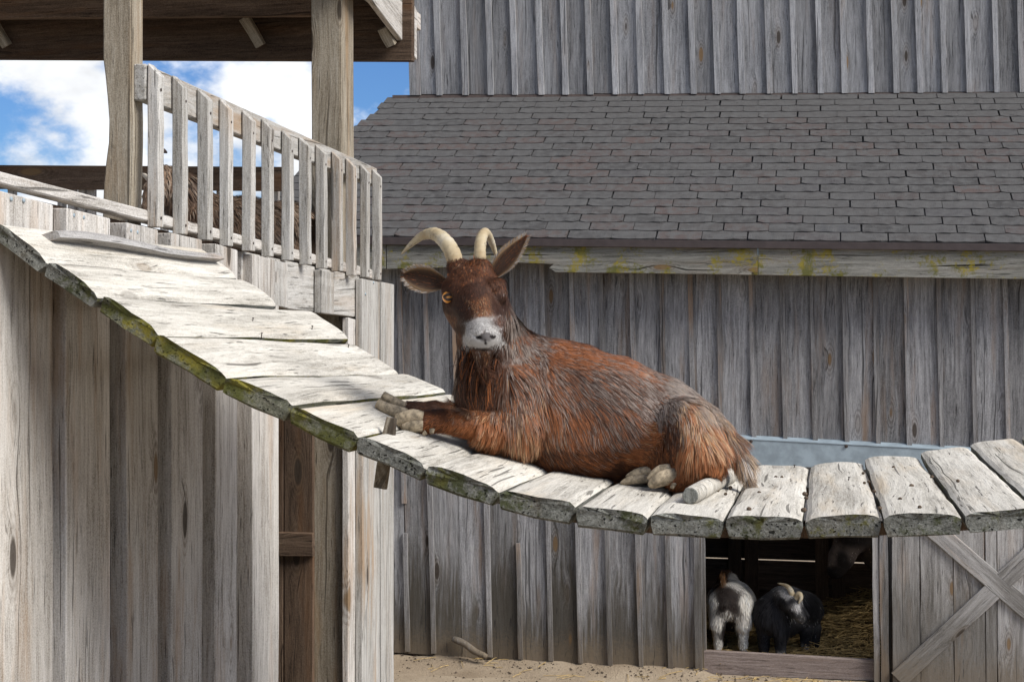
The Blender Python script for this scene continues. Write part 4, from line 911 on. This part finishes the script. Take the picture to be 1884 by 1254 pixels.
# eyes
def mat_eye():
    m, g = new_mat('goat_eye'); oc = g.n('ShaderNodeTexCoord', out=3); sp = g.t.nodes.new('ShaderNodeSeparateXYZ'); g.t.links.new(oc, sp.inputs[0])
    pup = g.m('MULTIPLY', g.sstep(g.m('ABSOLUTE', sp.outputs[2]), .0013, .0007), g.sstep(g.m('ABSOLUTE', sp.outputs[0]), .0048, .0036))
    bsdf(g, g.mix(pup, g.mix(g.noise(oc, 300.0, 2.0), (.62, .24, .045), (.80, .36, .08)), (.012, .010, .010)), 0.12, 0.5); return m
M_eye = mat_eye()
def eyeball(c, r, facing):
    bm = bmesh.new(); bmesh.ops.create_uvsphere(bm, u_segments=20, v_segments=14, radius=r); me = bpy.data.meshes.new('eye'); bm.to_mesh(me); bm.free(); me.materials.append(M_eye)
    me.polygons.foreach_set('use_smooth', [True]*len(me.polygons)); f = UVZ(*facing).normalized(); x = EZ.cross(-f).normalized(); M_ = Matrix((x, -f, EZ)).transposed().to_4x4(); M_.translation = wpt(c)
    return finish(bpy.data.objects.new('eye', me), M_, goat)
eyeball(P(825, 546.5, vh-.0365), 11.5*PX, (-.30, -.95, 0))
# eyelids: thin dark rims round the image-left eye
c = P(825.5, 546, vh-.0525)
for sgn in (1, -1):
    pts = [wpt(c+np.array([x*PX, .004*abs(x)/9*(-1 if x > 0 else .6)*-1, (sgn*(5.2 if sgn < 0 else 4.2)*(1-(x/10.5)**2)+.2)*PX])) for x in (-10, -7, -3.5, 0, 3.5, 7, 10)]
    tube('eyelid', pts, [.0013, .0028, .0038, .0041, .0038, .0028, .0013], mat_plain('eyelid', (.035, .022, .016), .5, 40, .2), goat, 8)
# horns
def horn(pts, rad, name='horn'):
    pp = catmull([wpt(P(*p)) for p in pts], 12); rr = np.interp(np.linspace(0, 1, len(pp)), np.linspace(0, 1, len(rad)), rad)*PX
    rr = rr*(1+.028*np.sin(np.arange(len(pp))*1.5)+.02*np.sin(np.arange(len(pp))*.7)); return tube(name, pp, list(rr), M_horn, goat, 18)
horn([(842, 500, vh+.02), (839, 486, vh+.02), (830, 460, vh+.03), (815, 440, vh+.05), (798, 430, vh+.075), (777, 434, vh+.10), (757, 449, vh+.12), (739, 467, vh+.13)], [15.5, 15.5, 15, 14, 12, 8.5, 5.5, 1.2])
horn([(884, 500, vh+.02), (884, 486, vh+.02), (883, 460, vh+.03), (886, 438, vh+.055), (893, 428, vh+.09), (902, 440, vh+.14), (909, 458, vh+.17), (914, 474, vh+.18)], [11.5, 11.5, 11, 10.5, 9, 7, 5, 2])
# ears
def ear(name, root, tip, widths, upv, out, seed):
    a, b = wpt(P(*root)), wpt(P(*tip)); ax = b-a; n = len(widths); vs = []; fs = []; up = Vector(wpt(upv)); up = (up-ax*up.dot(ax)/ax.length_squared).normalized(); nr = up.cross(ax).normalized(); o_ = Vector(wpt(out)); nr = nr if nr.dot(o_) > 0 else -nr; K = 9
    for i, w_ in enumerate(widths):
        s = i/(n-1); c = a+ax*s
        for side in (0, 1):
            for k in range(K):
                t = -1+2*k/(K-1); cup = (t*t)*w_*PX*.55; vs.append(c+up*t*w_*PX+nr*(cup-(.0035 if side else 0)*(1-.6*t*t)))
    def id_(i, s, k): return i*2*K+s*K+k
    for i in range(n-1):
        for k in range(K-1): fs.append([id_(i, 0, k), id_(i, 0, k+1), id_(i+1, 0, k+1), id_(i+1, 0, k)]); fs.append([id_(i, 1, k), id_(i+1, 1, k), id_(i+1, 1, k+1), id_(i, 1, k+1)])
        for k in (0, K-1): fs.append([id_(i, 0, k), id_(i+1, 0, k), id_(i+1, 1, k), id_(i, 1, k)])
    inv = MUV.inverted(); V = np.array([inv @ v for v in vs]); cols = np.zeros((len(V), 3))
    for i in range(n):
        for s in (0, 1):
            for k in range(K):
                t = abs(-1+2*k/(K-1)); e = t**7; inn = np.array([.045, .026, .018])*(1-e)+np.array(fawn)*.75*e if s == 0 else np.array(rust)*.8; cols[id_(i, s, k)] = inn
    o = finish(bpy.data.objects.new(name, np_mesh(name, V, fs, M_skin, cols)), MUV, goat)
    # fringe and inner hair
    r = np.random.default_rng(seed); rt = []; di = []
    for _ in range(1500):
        i = r.integers(0, n-1); s = r.uniform(); k = r.choice([0, K-1]) if r.uniform() < .55 else r.integers(0, K); side = 0 if r.uniform() < .7 else 1
        p = V[id_(i, side, k)]*(1-s)+V[id_(i+1, side, k)]*s; t = -1+2*k/(K-1); dvec = np.array(inv @ (ax.normalized()*.9+up*t*.5+nr*(.25 if side == 0 else -.2))); rt.append((p, dvec/np.linalg.norm(dvec), abs(t), side))
    VV = []; FF = []; CC = []
    for p, d, t, side in rt:
        L = r.uniform(.006, .016)*(1 if t > .9 else .8); sd_ = np.cross(d, r.normal(size=3)); sd_ = sd_/np.linalg.norm(sd_)*.0008; k = len(VV); VV += [p-sd_, p+sd_, p+d*L]; FF.append([k, k+1, k+2]); c = (np.array(white)*.8 if r.uniform() < .5 else np.array(fawn)) if t > .85 else (np.array(rust) if (side or r.uniform() < .4) else np.array(dark)*1.5); CC += [c*r.uniform(.7, 1.2)]*3
    finish(bpy.data.objects.new('ear_hair', np_mesh('ear_hair', np.array(VV), FF, M_fur, np.array(CC))), MUV, o)
ear('ear', (822, 522, vh+.04), (743, 506, vh+.03), [8, 15, 20, 22.5, 22, 19, 13.5, 4], (.1, 0, 1), (-.1, -1, .1), 21)
ear('ear', (908, 506, vh+.05), (969, 434, vh+.06), [9, 14, 17, 17, 15, 11.5, 7, 2], (1, .1, .8), (.35, -.9, .1), 22)
# hooves: two claws each
def claw(pts, rads, par, flat=.72):
    return tube('hoof_claw', catmull([wpt(p) for p in pts], 3), list(np.interp(np.linspace(0, 1, (len(pts)-1)*3+1), np.linspace(0, 1, len(rads)), np.array(rads)*PX)), M_hoof, par, 12, True, flat)
claw([P(778, 770, vn-.01), P(762, 768, vn-.015), P(746, 772, vn-.015), P(734, 775, vn-.012)], [16, 19, 19, 17], goat)
claw([P(778, 784, vn-.025), P(764, 784, vn-.03), P(750, 786, vn-.03), P(740, 787, vn-.03)], [12, 14, 12, 7], goat)
claw([P(795, 789, vn-.02), P(794, 797, vn-.025)], [6.5, 4], goat); claw([P(783, 795, vn-.03), P(778, 799, vn-.035)], [6, 3], goat)
claw([P(752, 752, vf), P(734, 745, vf-.005), P(718, 737, vf-.005), P(704, 728, vf-.005)], [12, 14, 14, 12], goat)
claw([P(748, 760, vf-.02), P(730, 757, vf-.03), P(710, 751, vf-.03), P(694, 741, vf-.03)], [11, 14, 14, 11], goat)
claw([P(1240, 874, vr-.010), P(1226, 877, vr-.024), P(1212, 883, vr-.030), P(1200, 890, vr-.032), P(1193, 894, vr-.034)], [15, 17.5, 16, 11, 4], goat, .8)
claw([P(1232, 863, vr-.002), P(1217, 866, vr-.010), P(1204, 873, vr-.014), P(1192, 881, vr-.016)], [12, 14, 11, 4], goat, .8)
claw([P(1240, 888, vr-.025), P(1236, 898, vr-.03)], [6, 4], goat)
claw([P(1200, 867, vr2-.01), P(1184, 868, vr2-.016), P(1168, 872, vr2-.018), P(1152, 878, vr2-.018)], [11, 12.5, 10.5, 4], goat, .8); claw([P(1194, 880, vr2-.02), P(1172, 881, vr2-.026), P(1156, 884, vr2-.028), P(1142, 889, vr2-.028)], [9, 10.5, 9, 3.5], goat, .8)

# ------------------------------------------------------------------ tan goat on the tower deck, behind the pickets
vt = 6.15; dp = onV(430, 470, vt); dp.z = DZ-.02
tg = thing('goat', 'tan goat resting on the tower deck behind the pickets', 'goat', dp)
T_ = SDF(P(215, 560, vt-.4), P(625, 255, vt+.45), .012); q = 1/450.0
T_.chain([(P(385, 425, vt), 62*q), (P(450, 432, vt+.02), 68*q), (P(530, 436, vt+.02), 62*q), (P(560, 448, vt), 48*q)], .05)
T_.chain([(P(370, 400, vt), 50*q), (P(335, 360, vt-.02), 40*q), (P(305, 338, vt-.04), 33*q)], .05)
T_.chain([(P(300, 335, vt-.05), 30*q), (P(280, 360, vt-.12), 21*q), (P(272, 385, vt-.16), 15*q)], .03)
for x in (380, 545): T_.cone(P(x, 470, vt-.08), P(x-30, 505, vt-.1), 26*q, 16*q, .03)
TV, TQ = T_.mesh()
tgd = Guide([(300, 330, (.5, .1, .4), .03, (.2, 1)), (275, 370, (.2, .5, .3), .012, (0, 1)), (350, 370, (.35, .5, .15), .06, (.5, .9)), (400, 400, (.6, .2, .3), .06, (.6, .8)), (480, 390, (.6, .15, .4), .05, (.8, .6)), (560, 420, (.5, .1, .5), .05, (.6, .9)), (450, 460, (.4, .4, .2), .06, (.3, 1))], [(.17, .105, .065), (.08, .045, .028), (.27, .215, .165)])
skin_mesh('body', TV, TQ, tgd, tg); fur_mesh('coat', TV, TQ, tgd, 16000, tg, .0035, .3, 8, 12, .4)
tube('horn', catmull([wpt(P(*p)) for p in ((298, 318, vt-.03), (290, 300, vt), (285, 282, vt+.05), (298, 277, vt+.12), (307, 281, vt+.15))], 4), [.02]*4+[.018]*5+[.014]*4+[.011, .009, .006, .004], M_rust, tg, 10)
tube('ear', [wpt(P(*p)) for p in ((284, 335, vt-.06), (275, 330, vt-.07), (265, 322, vt-.08), (261, 319, vt-.08))], [.012, .018, .012, .003], mat_plain('pale_ear', (.5, .45, .38), .9, 60, .2), tg, 8, True, .5)

# ------------------------------------------------------------------ goats in the stall
vs_ = 11.15; q = 1/252.0
def floor_pt(px, v): p = P(px, 1000, v); p[2] = bed_h(p[0], v)-.01; return p
def leg(SD, px, top, v, r0, r1, dx=0):
    f = floor_pt(px+dx, v); SD.chain([(P(px, top, v), r0*q), ((P(px, top, v)*.45+f*.55)+np.array([0, .012, 0]), (r0*.35+r1*.65)*q), (f, r1*q)], .02)
wb = onV(1343, 1200, vs_); wb.z = .04
wg = thing('goat', 'white goat standing with its rump to the doorway', 'goat', wb)
G2 = SDF(P(1270, 1260, vs_-.2), P(1425, 1020, vs_+.95), .0125)
G2.chain([(P(1344, 1104, vs_+.02), 34*q), (P(1345, 1112, vs_+.30), 44*q), (P(1346, 1112, vs_+.60), 40*q)], .05)
G2.chain([(P(1346, 1100, vs_+.66), 26*q), (P(1340, 1070, vs_+.82), 20*q)], .04)
for x, s in ((1322, -1), (1366, 1)):
    G2.cone(P(x+s*-3, 1108, vs_), P(x+s*2, 1145, vs_-.02), 22*q, 15*q, .04); leg(G2, x+s*0, 1150, vs_, 13, 5.5, s*2); leg(G2, x, 1150, vs_+.55, 10, 5.5)
G2.cone(P(1332, 1078, vs_-.03), P(1329, 1060, vs_-.06), 6*q, 4*q, .02)
GV2, GQ2 = G2.mesh()
gw = Guide([(1310, 1110, (1, 0, 0), .035, (-.2, 1)), (1375, 1110, (1, .0, 0), .035, (.2, 1)), (1345, 1068, (1, 0, .05), .03, (0, 1)), (1330, 1066, (0, .3, 1), .05, (0, -1)), (1331, 1060, (0, .2, 1), .06, (0, -1)), (1337, 1088, (0, 1, 0), .015, (0, 1)), (1329, 1102, (0, 1, 0), .015, (0, 1)), (1346, 1102, (0, 1, 0), .015, (0, 1)), (1331, 1118, (0, 1, 0), .015, (0, 1)), (1346, 1118, (0, 1, 0), .015, (0, 1)), (1338, 1160, (0, 1, 0), .02, (0, 1)), (1335, 1110, (.05, 1, 0), .02, (0, 1)), (1338, 1128, (.7, .3, 0), .03, (0, 1)), (1341, 1150, (.1, .9, 0), .03, (0, 1)), (1341, 1170, (0, 1, 0), .03, (0, 1)), (1318, 1150, (1, .05, .05), .035, (-.1, 1)), (1366, 1150, (1, .0, .15), .035, (.1, 1)), (1317, 1185, (.8, .2, 0), .012, (0, 1)), (1368, 1185, (.8, .2, 0), .012, (0, 1)), (1319, 1205, (.1, .9, 0), .01, (0, 1)), (1368, 1205, (.1, .9, 0), .01, (0, 1))], [(.80, .75, .66), (.035, .026, .022), (.22, .11, .045)], 3.6)
skin_mesh('body', GV2, GQ2, gw, wg, .85); fur_mesh('coat', GV2, GQ2, gw, 14000, wg, .004, .25, 9, 10, .3)
vk = 11.2; kb = onV(1450, 1200, vk); kb.z = .05
kg = thing('goat', 'black goat with curled horns turning its head back in the doorway', 'goat', kb)
G3 = SDF(P(1360, 1270, vk-.45), P(1545, 1020, vk+.55), .0125)
G3.chain([(P(1424, 1130, vk-.04), 38*q), (P(1448, 1120, vk+.12), 40*q), (P(1478, 1122, vk+.28), 36*q)], .05)
G3.chain([(P(1440, 1105, vk), 28*q), (P(1446, 1100, vk-.14), 17*q), (P(1458, 1110, vk-.22), 15*q), (P(1470, 1128, vk-.24), 11*q), (P(1474, 1138, vk-.24), 8*q)], .035)
for x, vv in ((1405, vk-.08), (1436, vk-.12), (1483, vk+.18), (1498, vk+.26)): leg(G3, x, 1155, vv, 14, 7)
G3.chain([(P(1443, 1108, vk-.13), 4*q), (P(1437, 1114, vk-.14), 3*q)], .02)
KV, KQ = G3.mesh()
gk = Guide([(1420, 1120, (1, 0), .05, (-.2, 1)), (1480, 1120, (1, 0), .05, (.2, 1)), (1448, 1096, (.3, .7), .012, (0, 1)), (1464, 1118, (.1, .9), .012, (0, 1)), (1456, 1106, (1, 0), .01, (.3, 1)), (1472, 1136, (.8, .2), .008, (.3, 1)), (1450, 1150, (1, 0), .06, (0, 1)), (1436, 1206, (.1, .9), .008, (0, 1)), (1438, 1192, (1, 0), .01, (0, 1)), (1428, 1185, (1, 0), .02, (0, 1)), (1478, 1192, (.3, .7), .01, (0, 1)), (1484, 1180, (1, 0), .01, (0, 1)), (1484, 1202, (1, 0), .01, (0, 1)), (1405, 1190, (1, 0), .01, (0, 1)), (1456, 1126, (1, 0), .02, (0, 1)), (1440, 1106, (1, 0), .02, (0, 1)), (1498, 1190, (1, 0), .01, (0, 1))], [(.016, .015, .017), (.50, .48, .46)], 3.0)
skin_mesh('body', KV, KQ, gk, kg, .8); fur_mesh('coat', KV, KQ, gk, 14000, kg, .004, .3, 10, 10, .4)
for pts in (((1459, 1103, vk-.235), (1456, 1088, vk-.22), (1447, 1077, vk-.18), (1431, 1072, vk-.14)), ((1463, 1105, vk-.245), (1470, 1092, vk-.26), (1474, 1100, vk-.28), (1469, 1109, vk-.29))):
    pp = catmull([wpt(P(*p)) for p in pts], 5); tube('horn', pp, list(np.interp(np.linspace(0, 1, len(pp)), [0, .5, 1], [.023, .019, .004])), M_horn, kg, 10)
vd_ = 12.1; db = onV(1580, 1180, vd_); db.z = .3
dg = thing('donkey', 'dark donkey lowering its pale-nosed head at the back of the stall', 'donkey', db)
q = 1/232.0; G4 = SDF(P(1490, 1330, vd_-.5), P(1760, 900, vd_+.55), .02)
G4.chain([(P(1640, 1000, vd_+.15), 60*q), (P(1700, 1000, vd_+.2), 62*q)], .08)
G4.chain([(P(1625, 985, vd_+.1), 44*q), (P(1585, 975, vd_), 34*q), (P(1566, 980, vd_-.08), 30*q)], .06)
G4.chain([(P(1566, 990, vd_-.1), 27*q), (P(1548, 1025, vd_-.14), 21*q), (P(1538, 1048, vd_-.16), 16*q)], .05)
for x, vv in ((1622, vd_+.02), (1650, vd_+.26), (1712, vd_+.1), (1722, vd_+.3)):
    f = P(x, 1000, vv); f[2] = bed_h(f[0], vv)-.02; G4.chain([(P(x, 1040, vv), 20*q), ((P(x, 1040, vv)+f)/2, 11*q), (f, 11*q)], .04)
DV, DQ = G4.mesh()
gdk = Guide([(1570, 990, (1, 0), .02, (-.3, 1)), (1640, 1000, (1, 0), .02, (.3, 1)), (1520, 1015, (.1, .9), .01, (0, 1)), (1526, 1030, (.2, .8), .01, (0, 1)), (1533, 1052, (1, 0), .008, (0, 1)), (1550, 1030, (1, 0), .01, (0, 1)), (1572, 1020, (.6, .4), .01, (0, 1)), (1620, 1080, (1, 0), .02, (0, 1))], [(.030, .024, .022), (.42, .33, .28)], 3.0)
skin_mesh('body', DV, DQ, gdk, dg); fur_mesh('coat', DV, DQ, gdk, 7000, dg, .005, .2, 12, 8, .3)
for x in (1560, 1580): tube('ear', [wpt(P(*p)) for p in ((x, 965, vd_-.06), (x-4, 945, vd_-.04), (x-6, 920, vd_), (x-6, 905, vd_+.02))], [.02, .035, .028, .005], mat_plain('donkey_ear', (.03, .024, .02), .9), dg, 8, True, .5)

# ------------------------------------------------------------------ droppings on the ramp
bm = bmesh.new(); bmesh.ops.create_icosphere(bm, subdivisions=2, radius=.0062)
for v in bm.verts: v.co *= random.uniform(.9, 1.08); v.co.z *= .85
dme = bpy.data.meshes.new('dropping'); bm.to_mesh(dme); bm.free(); dme.materials.append(M_dung)
spots = [(307, 1096), (265, 1164), (375, 1031), (400, 1031), (188, 1075), (168, 1101), (135, 1087), (735, 1015), (740, 1055), (757, 1050), (780, 1090), (803, 1160), (935, 1068), (887, 1122), (968, 1156), (1125, 1047), (495, 1101), (500, 1118), (490, 1168), (1018, 1030), (860, 990)]
for (x, y) in spots:
    p = onRamp(1260+x/2.24, 420+y/2.24); o = finish(bpy.data.objects.new('dropping', dme), Matrix.Translation(p+EZ*.005) @ Matrix.Rotation(random.uniform(0, 6), 4, 'Z') @ Matrix.Scale(random.uniform(.75, 1.15), 4), None)
    tag(o, 'small round brown dropping lying on the pale ramp planks', 'dropping', 'droppings on the ramp')
